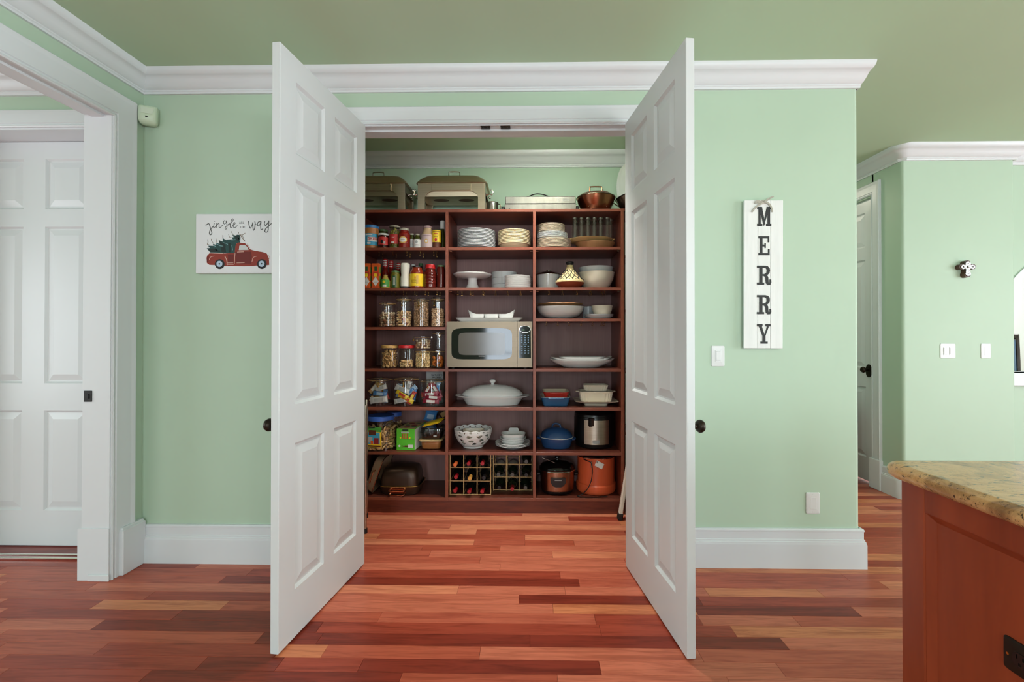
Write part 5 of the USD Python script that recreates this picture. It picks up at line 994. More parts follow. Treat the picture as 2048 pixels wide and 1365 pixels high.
GR = [(0, .072, .062, 2.3), (.005, .078, .067, 2.3), (.030, .096, .082, 2.3), (.034, .100, .085, 2.3), (.034, .096, .081, 2.3), (.01, .076, .066, 2.3), (.007, .05, .04, 2.2)]
part(t, 'body', loft(GR, 52), 'porcelain')
copy_of(t, (X + .001, .87, zz + .0145), (0, 0, 3), 'second white oval gratin dish in the pile on the grey plates')
t = thing('eared_dish', 'white eared gratin dish on top of the pile', 'dish', (X + .003, .87, zz + .029))
part(t, 'body', loft([(0, .07, .060, 2.4), (.005, .076, .065, 2.4), (.046, .090, .078, 2.4), (.050, .092, .08, 2.4), (.049, .087, .075, 2.4), (.01, .072, .062, 2.4), (.007, .05, .04, 2.2)], 52), 'porcelain')
part(t, 'ear', T(extrude(sg.Polygon([(-.045, -.03), (-.038, .012), (-.028, .022), (.028, .022), (.038, .012), (.045, -.03)]).buffer(-.004).buffer(.004), .006), (0, .078, .050), rx=60), 'porcelain')
# bottom: wine racks and bottles
mat_noise('rack_wood', (188, 150, 98), (212, 176, 122), (3, 3, 3), 6, .5, 3)
def wine_rack(label, x0, y0, cell, nx, nz, depth, skip_top=False):
    z0 = SH['s7'] + .0004; t = thing('wine_rack', label, 'wine rack', (x0, y0, z0)); s = .0032
    for y in (0, depth):
        for i in range(nx + 1): part(t, 'post', box(i * cell - s, i * cell + s, y - s, y + s, 0, nz * cell + .006, .001), 'rack_wood', smooth=False)
        for k in range(nz + 1): part(t, 'bar', box(-s, nx * cell + s, y - s * .9, y + s * .9, .004 + k * cell - s + .001, .004 + k * cell + s, .001), 'rack_wood', smooth=False)
    for i in range(nx + 1):
        for k in range(nz + 1): part(t, 'cross_bar', box(i * cell - s * .7, i * cell + s * .7, 0, depth, .004 + k * cell - s * .6, .004 + k * cell + s * .6), 'rack_wood', smooth=False)
    return t
mat('bottle_black', (12, 14, 12), .07); mat('bottle_green', (20, 28, 16), .07)
for n, c in (('cap_red', (160, 22, 34)), ('cap_orange', (214, 104, 50)), ('cap_gold', (206, 150, 70)), ('cap_grey', (84, 80, 76)), ('cap_black', (24, 22, 24))): mat(n, c, .3, .2)
mat('wine_label', (206, 202, 192), .6)
BP = [(0, .002), (.030, 0), (.0365, .004), (.0375, .010), (.0375, .185), (.034, .205), (.022, .226), (.0145, .238), (.0128, .252), (.0128, .300), (0, .300)]
CP = [(.0133, .245), (.0136, .290), (.0142, .292), (.0142, .301), (.013, .304), (0, .304)]
def wine(label, x, z, yfront, cap, lab=True, glass='bottle_black'):
    t = thing('wine_bottle', label, 'wine bottle', (x, yfront + .304, z), (90, 0, 0))
    part(t, 'body', lathe(BP, 28), glass); part(t, 'capsule', lathe([(0, .2449)] + CP, 24), cap)
    if lab: part(t, 'paper_label', band(.0378, .05, .15, 1.0, mid=PI / 2, th=.0004), 'wine_label')
YR, C1 = .765, .0985
x0 = at(900.4, 950, YR)[0] - 0; wine_rack('light wooden wine rack with nine bottles, beside the left divider', x0, YR, C1, 3, 3, .235)
names = (('top', 'middle', 'bottom'), ('left', 'middle', 'right'))
CAPS1 = {(0, 0): ('cap_orange', 'orange', -.085), (0, 1): ('cap_red', 'red', -.055), (0, 2): ('cap_red', 'red', -.05), (1, 0): ('cap_red', 'red', -.05), (1, 1): ('cap_gold', 'golden', -.08), (1, 2): ('cap_black', 'black', -.06), (2, 0): ('cap_red', 'red', -.05), (2, 1): ('cap_red', 'red', -.07), (2, 2): ('cap_red', 'red', -.065)}
dx1 = {(0, 0): 0, (0, 1): -.008, (0, 2): -.030, (1, 0): 0, (1, 1): .022, (1, 2): .006, (2, 0): -.006, (2, 1): 0, (2, 2): -.028}
for (k, i), (cp, w, dy) in CAPS1.items():
    zc = SH['s7'] + .004 + (2 - k) * C1 + .0045 + .0382; xx = x0 + (i + .5) * C1 + max(-.006, min(.006, dx1[k, i]))
    wine('wine bottle with %s capsule, %s row %s of the nine-bottle rack' % (w, names[0][k], names[1][i]), xx, zc, YR + dy, cp, k == 0 and i == 2)
YR2, C2 = .868, .0965; x0 = at(987, 950, YR2)[0]
wine_rack('shallower light wooden wine rack set further back by the right divider', x0, YR2, C2, 3, 3, .20)
CAPS2 = {(0, 2): ('cap_grey', 'grey', -.03), (1, 0): ('cap_grey', 'grey', -.03), (1, 1): ('cap_grey', 'grey', -.03), (1, 2): ('cap_black', 'black', -.04), (2, 0): ('cap_black', 'black', -.02), (2, 1): ('cap_red', 'red', -.10), (2, 2): ('cap_grey', 'grey', -.02)}
for (k, i), (cp, w, dy) in CAPS2.items():
    zc = SH['s7'] + .004 + (2 - k) * C2 + .0045 + .0382
    wine('wine bottle with %s capsule, %s row %s of the rear rack' % (w, names[0][k], names[1][i]), x0 + (i + .5) * C2 + (-.006, 0, .006)[i] * (k != 2), zc, min(.792, YR2 - .074 + dy * .3), cp, i != 2, 'bottle_green')
# ------------------------------------------------------------------ right bay
X, r, H, z = fit(1073.5, 1142, 478, 's1', .86); n1 = 7
def pile_plates(r, h_top, zb, n, m, label, group, seed, yc=.86, X=X):
    hp = .016; pt = (h_top - hp) / (n - 1); return stack('plate', 'plate', plate_prof(r, hp, .62, .0042), m, n, pt, (X, yc, zb), label, group, None, .0004, seed)
zA = at(1107, 478, .80)[2] - z; pile_plates(r, zA, z, 8, 'plate_beige', 'beige plate of the wide bottom tier of plates', 'bottom tier of plates', 21)
X2, r2_, H2, _ = fit(1073.5, 1135, 464, 's1', .86); zB = at(1105, 465, .80)[2] - z - zA
pile_plates(r2_, zB, z + zA + .0002, 5, 'plate_grey', 'grey plate of the middle tier of plates', 'middle tier of plates', 22, X=X2 + .001)
X3, r3, H3, _ = fit(1074.5, 1130, 448, 's1', .86); zC = at(1102, 448, .80)[2] - z - zA - zB
pile_plates(r3, zC, z + zA + zB + .0004, 7, 'plate_beige', 'beige plate of the small top tier of plates', 'top tier of plates', 23, X=X3 + .001)
X, r, H, z = fit(1150, 1230, 481, 's1', .88)
t = thing('wooden_tray', 'tan round wooden tray under the gold oval tray', 'tray', (X, .88, z))
wt_ = at(1184, 473, .75)[2] - .0265 - z
part(t, 'body', loft([(0, r * .62, .09, 2), (.006, r * .72, .10, 2), (wt_ * .8, r * .96, .128, 2), (wt_, r, .132, 2), (wt_ * .96, r * .97, .128, 2), (.008, r * .70, .098, 2)], 60), 'wood_plate')
X, r, H, z0_ = fit(1133, 1235, 473, 's1', .87); zt_ = at(1184, 473, .75)[2]
X = min(X, XE - r - .006)
t = thing('oval_tray', 'gold-toned oval tray with small handles carrying the glasses', 'tray', (X, .87, zt_ - .026))
ht = .026
r *= .93;  part(t, 'body', loft([(0, r * .76, .10, 2.2), (.004, r * .80, .105, 2.2), (ht - .004, r * .92, .135, 2.2), (ht, r * .93, .137, 2.2), (ht - .001, r * .90, .133, 2.2), (.009, r * .78, .103, 2.2)], 64), 'tray_gold')
for s in (-1, 1): part(t, 'handle', tube(spline([(s * r * .91, -.03, ht - .004), (s * r * .985, -.022, ht), (s * r, 0, ht), (s * r * .985, .022, ht), (s * r * .91, .03, ht - .004)], 4), .0045, 8), 'tray_gold')
ZG = zt_ - .026 + .0098; gh = at(1184, 436, .79)[2] - ZG
g0 = None
GL = [(1149.5 + 12.95 * i, .79) for i in range(6)] + [(1144 + 12.8 * i, .8315) for i in range(7)] + [(1150.5 + 12.65 * i, .873) for i in range(6)]
mat_pane('rim_glass', (.80, .77, .72), .22, .6, .08)
placed = []; gr = .0232; count = {}
for i, (px, yc) in enumerate(GL):
    x = at(px, 455, yc)[0]
    if any(math.hypot(x - a, yc - b) < .0458 for a, b in placed): continue
    placed.append((x, yc)); row = 'front' if yc < .81 else 'middle' if yc < .85 else 'back'; k = count[row] = count.get(row, -1) + 1
    lb = 'upturned glass on the gold tray, %s row, %s from the left' % (row, (('first',) + ORD[1:])[k])
    if g0 is None:
        g0 = thing('drinking_glass', lb, 'glass', (x, yc, ZG), group='upturned glasses on the oval tray')
        part(g0, 'body', lathe([(gr, 0), (gr * .99, gh * .4), (gr * .97, gh * .9), (gr * .92, gh * .985), (gr * .7, gh), (0, gh)], 28), 'smoke_glass'); part(g0, 'thick_base', lathe([(gr * .86, gh * .93), (gr * .88, gh * .99), (gr * .8, gh * 1.004), (gr * .6, gh * 1.002), (gr * .6, gh * .99), (gr * .8, gh * .985)], 28), 'rim_glass', 'pale thick glass base')
    else: copy_of(g0, (x, yc, ZG), (0, 0, 0), lb)
# second shelf
X, r, H, z = fit(1072.5, 1121, 548, 's2', .97)
t = thing('lidded_pot', 'white pot with flat steel lid behind the tagine', 'pot', (X, .97, z)); 
part(t, 'body', lathe([(0, .001), (r * .74, 0), (r * .84, .006), (r * .97, H * .45), (r, H * .9), (r * 1.01, H), (r * .96, H), (r * .93, H * .5), (0, .008)], 48), 'porcelain')
part(t, 'lid', lathe([(0, H + .001), (r * 1.0, H + .001), (r * 1.01, H + .006), (r * .8, H + .019), (r * .4, H + .027), (0, H + .029)], 48), 'chrome', 'steel lid')
part(t, 'knob', cat(lathe([(0, H + .027), (.006, H + .028), (.006, H + .038), (0, H + .039)], 16), tube(spline([(-.016, 0, H + .042), (-.008, 0, H + .037), (.008, 0, H + .037), (.016, 0, H + .042)], 4), .003, 8)), 'chrome')
X, r, H, z = fit(1111, 1168.5, 519, 's2', .822)
mat('terracotta', (146, 66, 42), .35)
n = {'g': ('texture_coordinate', {}), 'm': ('mapping', {}), 'w': ('wave_texture', dict(wave_type='bands', bands_direction='diagonal', scale=34, distortion=9, detail=1)), 'r': ('rgb_ramp', {'ramp': [(.40, S(40, 28, 22)), (.56, S(222, 196, 140))], 'interpolate': True}), 'p': ('principled_bsdf', dict(roughness=.22))}
MATS['tagine_glaze'] = usdkit.material(stage, '/World/Looks/tagine_glaze', n, [('g.object', 'm.vector'), ('m.vector', 'w.vector'), ('w.fac', 'r.fac'), ('r.color', 'p.base_color')], surface='p.BSDF')
mat('glaze_cream', (222, 200, 150), .22)
t = thing('tagine', 'painted conical tagine pot with terracotta base', 'tagine', (X, .822, z))
part(t, 'base', lathe([(0, .001), (r * .5, 0), (r * .56, .004), (r * .86, .026), (r * .98, .042), (r, .050), (r * .95, .050), (0, .012)], 52), 'terracotta')
part(t, 'base_band', lathe([(r * .985, .0435), (r * 1.006, .046), (r * 1.006, .0545), (r * .97, .056), (r * .9, .052)], 52), 'glaze_cream')
hc = H - .055; cone = lathe([(0, .0545), (r * .96, .0545), (r * .95, .060), (r * .72, .055 + hc * .22), (r * .50, .055 + hc * .42), (r * .30, .055 + hc * .62), (r * .215, .055 + hc * .72), (r * .205, .055 + hc * .80), (0, .055 + hc * .80)], 52)
part(t, 'lid', cone, 'glaze_cream')
zz_ = [];  qs = lambda u: (np.interp(u, [.06, .22, .42, .62], [.95, .72, .50, .30]) * r, .055 + hc * u)
lines = []
for k in range(13):
    for s in (-1, 1):
        P = []
        for i in range(15):
            u = .10 + .48 * i / 14; R, Z = qs(u); a = k * 2 * PI / 13 + s * (i / 14) * .75; P.append(((R + .0008) * math.cos(a), (R + .0008) * math.sin(a), Z + .0006))
        lines.append(tube(P, .0022, 5))
for k in range(26):
    a = k * 2 * PI / 26; R, Z = qs(.07); lines.append(T(trimesh.creation.icosphere(1, .0032), (R * 1.0 * math.cos(a), R * 1.0 * math.sin(a), Z)))
part(t, 'painted_pattern', cat(*lines), 'print_black', 'black painted lattice')
part(t, 'neck_ring', cat(*[lathe([(r * .20, .055 + hc * u), (r * .245, .055 + hc * (u + .015)), (r * .245, .055 + hc * (u + .035)), (r * .20, .055 + hc * (u + .05))], 32) for u in (.62, .70, .78)]), 'glaze_cream')
part(t, 'finial', lathe([(0, .055 + hc * .80), (r * .20, .055 + hc * .80), (r * .21, .055 + hc * .86), (r * .27, .055 + hc * .9), (r * .27, .055 + hc * .97), (r * .22, .055 + hc), (0, .055 + hc)], 32), 'print_black', 'black rimmed top')
X, r, H, z = fit(1160, 1234, 541, 's2', .935)
def mixing_bowl(r, h, foot=.5, th=.005): return [(0, .003), (r * foot - .006, .003), (r * foot - .005, 0), (r * foot, 0), (r * (foot + .02), .004), (r * .78, h * .28), (r * .93, h * .62), (r * .99, h * .97), (r, h), (r * .965, h), (r * .90, h * .62), (r * .74, h * .28 + th), (r * foot, th + .005), (0, th + .005)]
t = thing('mixing_bowl', 'larger cream bowl under the grey bowl on the second right shelf', 'bowl', (X, .935, z)); part(t, 'body', lathe(mixing_bowl(r, H), 56), 'porcelain_cream')
Xb, rb, Hb, _ = fit(1160, 1231, 530.5, 's2', .935)
t = thing('mixing_bowl', 'pale grey bowl nested in the larger cream bowl', 'bowl', (X, .935, z + H * .52)); part(t, 'body', lathe(mixing_bowl(rb * .965, Hb - H * .52), 56), 'plate_grey')
# third shelf
X, r, H, z = fit(1073.5, 1167.5, 611, 's3r', .885)
t = thing('serving_bowl', 'wide white serving bowl with a wooden plate on top', 'bowl', (X, .885, z)); part(t, 'body', lathe(mixing_bowl(r, H, .40), 60), 'porcelain')
Xp, rp, Hp, _ = fit(1075.5, 1166, 605, 's3r', .885)
t = thing('wooden_plate', 'brown wooden plate lying on the wide white bowl', 'plate', (Xp, .885, z + H + .0005)); part(t, 'body', lathe([(0, 0), (rp * .55, 0), (rp * .9, (Hp - H) * .7), (rp, (Hp - H) * .9), (rp * .99, Hp - H), (rp * .88, (Hp - H) * .9), (rp * .5, .008), (0, .008)], 56), 'wood_plate')
X, r, H, z = fit(1165, 1188, 612.5, 's3r', 1.045); t = thing('ceramic_canister', 'grey ceramic canister behind the small bowls on the third right shelf', 'canister', (X, 1.045, z)); part(t, 'body', lathe([(0, 0), (r * .94, 0), (r, .005), (r, H - .014), (0, H - .014)], 36), 'plate_grey'); part(t, 'lid', lathe([(0, H - .014), (r * 1.04, H - .014), (r * 1.04, H - .003), (r * .9, H), (0, H)], 36), 'plate_grey')
X, r, H, z = fit(1168, 1227, 628, 's3r', .87)
stack('small_dish', 'dish', [(0, .002), (r * .66, .0), (r * .70, .002), (r * .95, H * .72 - .004), (r, H * .72), (r * .97, H * .72), (r * .70, .008), (0, .007)], 'porcelain', 2, H * .28, (X, .87, z), 'shallow white dish under the round cream bowl', 'shallow dishes under the cream bowl', None, .0004, 31)
X2, r2_, H2, _ = fit(1185, 1227.5, 610, 's3r', .845); zb_ = z + .0085 + H * .28
t = thing('round_bowl', 'round cream bowl on the shallow dishes', 'bowl', (X2 - .004, .868, zb_)); part(t, 'body', lathe(mixing_bowl(r2_, z + H2 - zb_, .42), 48), 'porcelain_cream')
# fourth shelf: platters
X, r, H, z = fit(1097.5, 1228, 713, 's4', .88)
def platter(a, b, h, e=2.1, curl=.0):
    m = loft([(0, a * .50, b * .55, e), (.003, a * .54, b * .58, e), (h * .55, a * .84, b * .86, e), (h * .9, a * .98, b * .98, e), (h, a, b, e), (h * .99, a * .985, b * .98, e), (h * .55 + .005, a * .82, b * .84, e), (.009, a * .5, b * .55, e)], 72)
    v = m.vertices.copy(); v[:, 2] += curl * (v[:, 0] / a) ** 4 * (v[:, 2] / h); m.vertices = v; return m
z_a = .054
t = thing('oval_platter', 'large white oval platter, lowest of three on the fourth right shelf', 'platter', (X, .88, z)); part(t, 'body', platter(r, .12, z_a, 2.1, .014), 'porcelain')
t = thing('oval_platter', 'middle white oval platter of three on the fourth right shelf', 'platter', (X - .004, .88, z + .026), (0, 0, 2)); part(t, 'body', platter(r * .95, .11, .040, 2.1, .016), 'porcelain')
X2, r2_, H2, _ = fit(1117.5, 1211, 708.5, 's4', .88)
t = thing('relish_dish', 'white divided relish dish lying on the oval platters', 'dish', (X2, .88, z + .045))
part(t, 'body', loft([(0, r2_ * .7, .07, 2.4), (.004, r2_ * .78, .078, 2.4), (.032, r2_ * .98, .096, 2.4), (.035, r2_, .098, 2.4), (.034, r2_ * .97, .095, 2.4), (.008, r2_ * .75, .074, 2.4)], 60), 'porcelain')
part(t, 'divider', cat(box(-.003, .003, -.085, .085, .006, .030, .001), box(-r2_ * .85, r2_ * .85, -.003, .003, .006, .030, .001)), 'porcelain')
# fifth shelf: baking dishes
mat('enamel_blue', (48, 96, 138), .2); mat('enamel_red', (168, 40, 34), .2); mat('enamel_cream', (226, 212, 188), .25); mat('enamel_navy', (42, 76, 124), .25)
def baking_dish(name, label, px, pyb, yc, b, h, zb, mo, lug=.012):
    q0, q1 = at(px[0], 800, yc), at(px[1], 800, yc); a = (q1[0] - q0[0]) / 2
    t = thing(name, label, 'baking dish', ((q0[0] + q1[0]) / 2, yc, zb))
    part(t, 'body', loft([(0, a * .78, b * .80, 7), (.005, a * .82, b * .84, 7), (h * .92, a * .97, b * .97, 7), (h, a, b, 7), (h - .0005, a * .985, b * .985, 7), (.004, a * .80, b * .82, 7)], 52), mo)
    part(t, 'lining', loft([(h + .0004, a * .985, b * .985, 7), (h + .001, a * .955, b * .955, 7), (.009, a * .78, b * .80, 7)], 52, 'end'), 'enamel_cream', 'cream inside')
    part(t, 'handle', cat(box(-a * .5, a * .5, -b - lug, -b + .004, h - .008, h, .003), box(-a * .5, a * .5, b - .004, b + lug, h - .008, h, .003)), mo)
    return t
baking_dish('baking_dish', 'blue enamel baking dish under the red one', (1080, 1139.5), 812, .875, .13, .066, SH['s5'], 'enamel_blue')
baking_dish('baking_dish', 'smaller red enamel baking dish nested in the blue one', (1084.5, 1137), 797, .88, .112, .052, SH['s5'] + .050, 'enamel_red', .010)
q0, q1 = at(1152, 800, .75), at(1240, 800, .75); a_ = (q1[0] - q0[0]) / 2; X = min((q0[0] + q1[0]) / 2, XE - a_ - .004); z = SH['s5']
t = thing('square_platter', 'white square platter under the fluted casserole', 'platter', (X, .87, z))
part(t, 'body', loft([(0, a_ * .52, .07, 10), (.014, a_ * .54, .073, 10), (.018, a_ * .6, .08, 10), (.034, a_ * .985, .128, 10), (.037, a_, .13, 10), (.036, a_ * .98, .128, 10), (.022, a_ * .58, .078, 10)], 60), 'porcelain_cream')
def fluted(a, b, h, n, e=5, lip=1.0, amp=.0022):
    N = n * 4
    def lp(k, f): L = superloop(a * k, b * k, e, N); L *= (1 + f * np.where(np.arange(N) % 4 < 2, 1, -1)[:, None] * amp / a); return L
    secs = [(0, .84, 0), (.004, .87, 1), (h * .86, .95, 1), (h * .88, .98, 0), (h, lip, 0), (h, lip - .05, 0), (.010, .80, 0)]
    V = np.vstack([np.column_stack([lp(k, f), np.full(N, z)]) for z, k, f in secs]); F_ = grid_faces(len(secs), N); c0 = len(V); V = np.vstack([V, [0, 0, 0], [0, 0, .010]])
    for j in range(N): q = (j + 1) % N; F_ += [(c0, q, j), (c0 + 1, (len(secs) - 1) * N + j, (len(secs) - 1) * N + q)]
    return clean(V, F_)
q0, q1 = at(1163, 790, .87), at(1231, 790, .87); a2 = (q1[0] - q0[0]) / 2
t = thing('fluted_casserole', 'cream fluted casserole with lug handles on the square platter', 'casserole', (X + .002, .87, z + .0265))
part(t, 'body', fluted(a2, .095, .078, 26), 'porcelain_cream', smooth=25)
for s in (-1, 1): part(t, 'handle', T(extrude(sg.Polygon([(0, -.04), (.014, -.034), (.024, -.02), (.024, .02), (.014, .034), (0, .04)]).buffer(-.002).buffer(.002), .007), (s * (a2 * .97), 0, .070), rz=0 if s > 0 else 180), 'porcelain_cream')
q0, q1 = at(1172, 780, .87), at(1222, 780, .87); a3 = (q1[0] - q0[0]) / 2
t = thing('fluted_ramekin', 'small cream fluted dish resting on the casserole', 'dish', (X + .002, .87, z + .0265 + .0795)); part(t, 'body', fluted(a3, .068, .044, 22), 'porcelain_cream', smooth=25)
# sixth shelf: blue dutch oven, rice cooker
q0, q1 = at(1080, 880, .875), at(1145.5, 880, .875); a_ = (q1[0] - q0[0]) / 2; X = (q0[0] + q1[0]) / 2; b_ = .095; z = SH['s6']
t = thing('dutch_oven', 'blue oval enamel dutch oven with loop-handled lid', 'pot', (X, .875, z), (0, 0, -10))
hp_ = .076
part(t, 'pot', loft([(.0, a_ * .78, b_ * .78, 2.2), (.006, a_ * .84, b_ * .84, 2.2), (.045, a_ * .95, b_ * .95, 2.2), (hp_ - .004, a_ * .99, b_ * .99, 2.2), (hp_, a_, b_, 2.2), (hp_, a_ * .94, b_ * .94, 2.2), (.01, a_ * .8, b_ * .8, 2.2)], 60), 'enamel_navy')
part(t, 'rim', T(tube([(x, y, 0) for x, y in superloop(a_ * 1.0, b_ * 1.0, 2.2, 60)], .0028, 6, closed=True), (0, 0, hp_ + .001)), 'porcelain', 'pale rim')
part(t, 'lid', loft([(hp_ + .0025, a_ * .985, b_ * .985, 2.2), (hp_ + .008, a_ * .98, b_ * .98, 2.2), (hp_ + .034, a_ * .88, b_ * .88, 2.2), (hp_ + .058, a_ * .64, b_ * .64, 2.1), (hp_ + .070, a_ * .34, b_ * .34, 2.), (hp_ + .073, a_ * .04, b_ * .04, 2.)], 60), 'enamel_navy')
part(t, 'lid_handle', tube(spline([(-.034, 0, .142), (-.027, 0, .164), (-.012, 0, .173), (.012, 0, .173), (.027, 0, .164), (.034, 0, .142)], 5), .0065, 10), 'enamel_navy')
for s in (-1, 1): part(t, 'side_handle', tube(spline([(s * a_ * .97, -.03, .066), (s * (a_ + .014), -.022, .069), (s * (a_ + .019), 0, .069), (s * (a_ + .014), .022, .069), (s * a_ * .97, .03, .066)], 4), .006, 8), 'enamel_navy')
X, r, H, z = fit(1152, 1232, 832, 's6', .955); H = .29
t = thing('rice_cooker', 'tall black rice cooker with steel front panel in the shadowed right corner', 'rice cooker', (X, .938, z)); 
part(t, 'body', lathe([(0, .001), (r * .86, 0), (r * .93, .008), (r * .95, .03), (r, .06), (r, H * .74), (r * .97, H * .80), (0, H * .80)], 52), 'black_plastic')
part(t, 'lid', lathe([(0, H * .805), (r * .98, H * .805), (r * .97, H * .86), (r * .8, H * .95), (r * .4, H * .995), (0, H)], 52), 'black_plastic')
part(t, 'front_panel', band(r + .0008, .036, H * .735, .62, mid=-PI / 2 - .02, th=.002, n=24), 'steel', 'brushed steel front panel')
part(t, 'latch', T(box(-.022, .022, -.012, .006, H * .58, H * .80, .005), (-.042, -r * .93, 0)), 'black_gloss')
part(t, 'sticker', T(wrap(slab_(.05, .024), r + .0032, -PI / 2 - .06), (0, 0, .058)), 'lab_grey', smooth=False)
part(t, 'foot', cat(*[T(trimesh.creation.cylinder(.012, .008, sections=12), (r * .7 * math.cos(a), r * .7 * math.sin(a), .0045)) for a in (.8, 2.3, 3.9, 5.5)]), 'black_plastic')
# bottom right: slow cooker and orange pot
q0, q1 = at(1079, 950, .86), at(1150, 950, .86); X = (q0[0] + q1[0]) / 2; a_ = (q1[0] - q0[0]) / 2; b_ = .115; z = SH['s7']
mat('cooker_bronze', (158, 122, 100), .26, 1.)
t = thing('slow_cooker', 'oval slow cooker with bronze metal shell, black crock and control panel', 'slow cooker', (X, .865, z))
part(t, 'base', loft([(.001, a_ * .80, b_ * .80, 2.3), (.012, a_ * .88, b_ * .88, 2.3), (.03, a_ * .90, b_ * .92, 2.3)], 60), 'black_plastic')
part(t, 'shell', loft([(.026, a_ * .90, b_ * .92, 2.3), (.032, a_ * .92, b_ * .94, 2.3), (.165, a_ * .97, b_ * .98, 2.3), (.170, a_ * .95, b_ * .96, 2.3)], 60), 'cooker_bronze', 'bronze metal shell')
part(t, 'rim', T(tube([(x, y, 0) for x, y in superloop(a_ * .985, b_ * .995, 2.3, 60)], .0035, 6, closed=True), (0, 0, .170)), 'chrome')
part(t, 'crock', loft([(.168, a_ * .96, b_ * .97, 2.3), (.176, a_ * 1.0, b_ * 1.01, 2.3), (.182, a_ * 1.0, b_ * 1.01, 2.3), (.182, a_ * .92, b_ * .93, 2.3), (.10, a_ * .8, b_ * .8, 2.3)], 60), 'black_gloss')
part(t, 'lid', loft([(.183, a_ * .97, b_ * .97, 2.3), (.186, a_ * .97, b_ * .97, 2.3), (.210, a_ * .84, b_ * .84, 2.3), (.228, a_ * .5, b_ * .5, 2.2), (.233, a_ * .1, b_ * .1, 2.)], 60), 'black_gloss', 'black glass lid')
part(t, 'knob', lathe([(0, .232), (.012, .232), (.010, .242), (.020, .250), (.018, .260), (0, .262)], 20), 'black_plastic')
for s in (-1, 1): part(t, 'handle', box(s * a_ * .93, s * (a_ + .022), -.03, .03, .125, .15, .006), 'black_plastic')
cpn = sg.Polygon([(-.052, .128), (.052, .128), (.050, .100), (.036, .078), (.018, .070), (-.018, .070), (-.036, .078), (-.050, .100)]).buffer(.004)
part(t, 'control_panel', upright(extrude(cpn, .012), (0, -b_ * .955, 0)), 'black_plastic', 'black half-round control panel'); part(t, 'control_knob', upright(slab_(.05, .006), (0, -b_ * .955 - .012, .118)), 'lab_grey', smooth=False)
t = thing('serving_spoon', 'slim steel utensil lying across the slow cooker lid', 'spoon', (X - .05, .80, z + .240), (0, 24, 14))
part(t, 'handle', hull(box(-.075, -.07, -.002, .002, -.001, .001), box(.03, .035, -.004, .004, -.001, .001)), 'chrome'); part(t, 'bowl', T(lathe([(0, 0), (.014, .002), (.02, .006), (.018, .006), (0, .002)], 20, 1.4, 1.), (.055, 0, -.003)), 'chrome')
X, r, H, z = fit(1154, 1232.5, 914, 's7', .90); H = .275
mat('enamel_orange', (208, 90, 52), .32)
t = thing('electric_pot', 'tall orange electric pot with steel lid and white tag', 'pot', (X, .90, z))
part(t, 'pot', lathe([(0, .001), (r * .90, 0), (r * .96, .008), (r * .99, .02), (r, .062), (r * .985, .068), (r * .93, .074), (r * .93, H - .02), (r * .95, H - .012), (0, H - .012)], 56), 'enamel_orange')
part(t, 'rim', lathe([(0, H - .012), (r * .96, H - .012), (r * .97, H - .006), (r * .94, H), (0, H)], 52), 'chrome', 'steel rim')
part(t, 'lid', lathe([(0, H + .0002), (r * .9, H + .0002), (r * .86, H + .014), (r * .5, H + .022), (0, H + .024)], 48), 'black_gloss', 'dark lid')
part(t, 'latch', cat(*[box(x - .005, x + .005, -r * .93 - .005, -r * .93 + .02, H - .07, H - .025, .002) for x in (-.052, -.012)]), 'chrome')
part(t, 'tag', T(extrude(sg.Polygon([(-.03, -.02), (.03, -.02), (.03, .02), (-.03, .02)]), .0008), (.005, -r * .96, H - .048), rx=80, ry=28), 'lab_white', 'white paper tag', smooth=False)
t_ = solo('power_cord', tube(spline([(-.105, -.098, H - .02), (-.085, -.128, H - .022), (-.055, -.152, H - .035), (-.048, -.160, H - .09), (-.058, -.162, H - .16), (-.085, -.160, H - .22), (-.125, -.146, .012), (-.155, -.15, .004), (-.13, -.17, .004), (-.08, -.175, .004), (-.01, -.17, .004), (.06, -.16, .004)], 6), .0033, 8), 'black_plastic', 'black power cord trailing from the orange electric pot', 'cord', (X, .90, z + .0003))
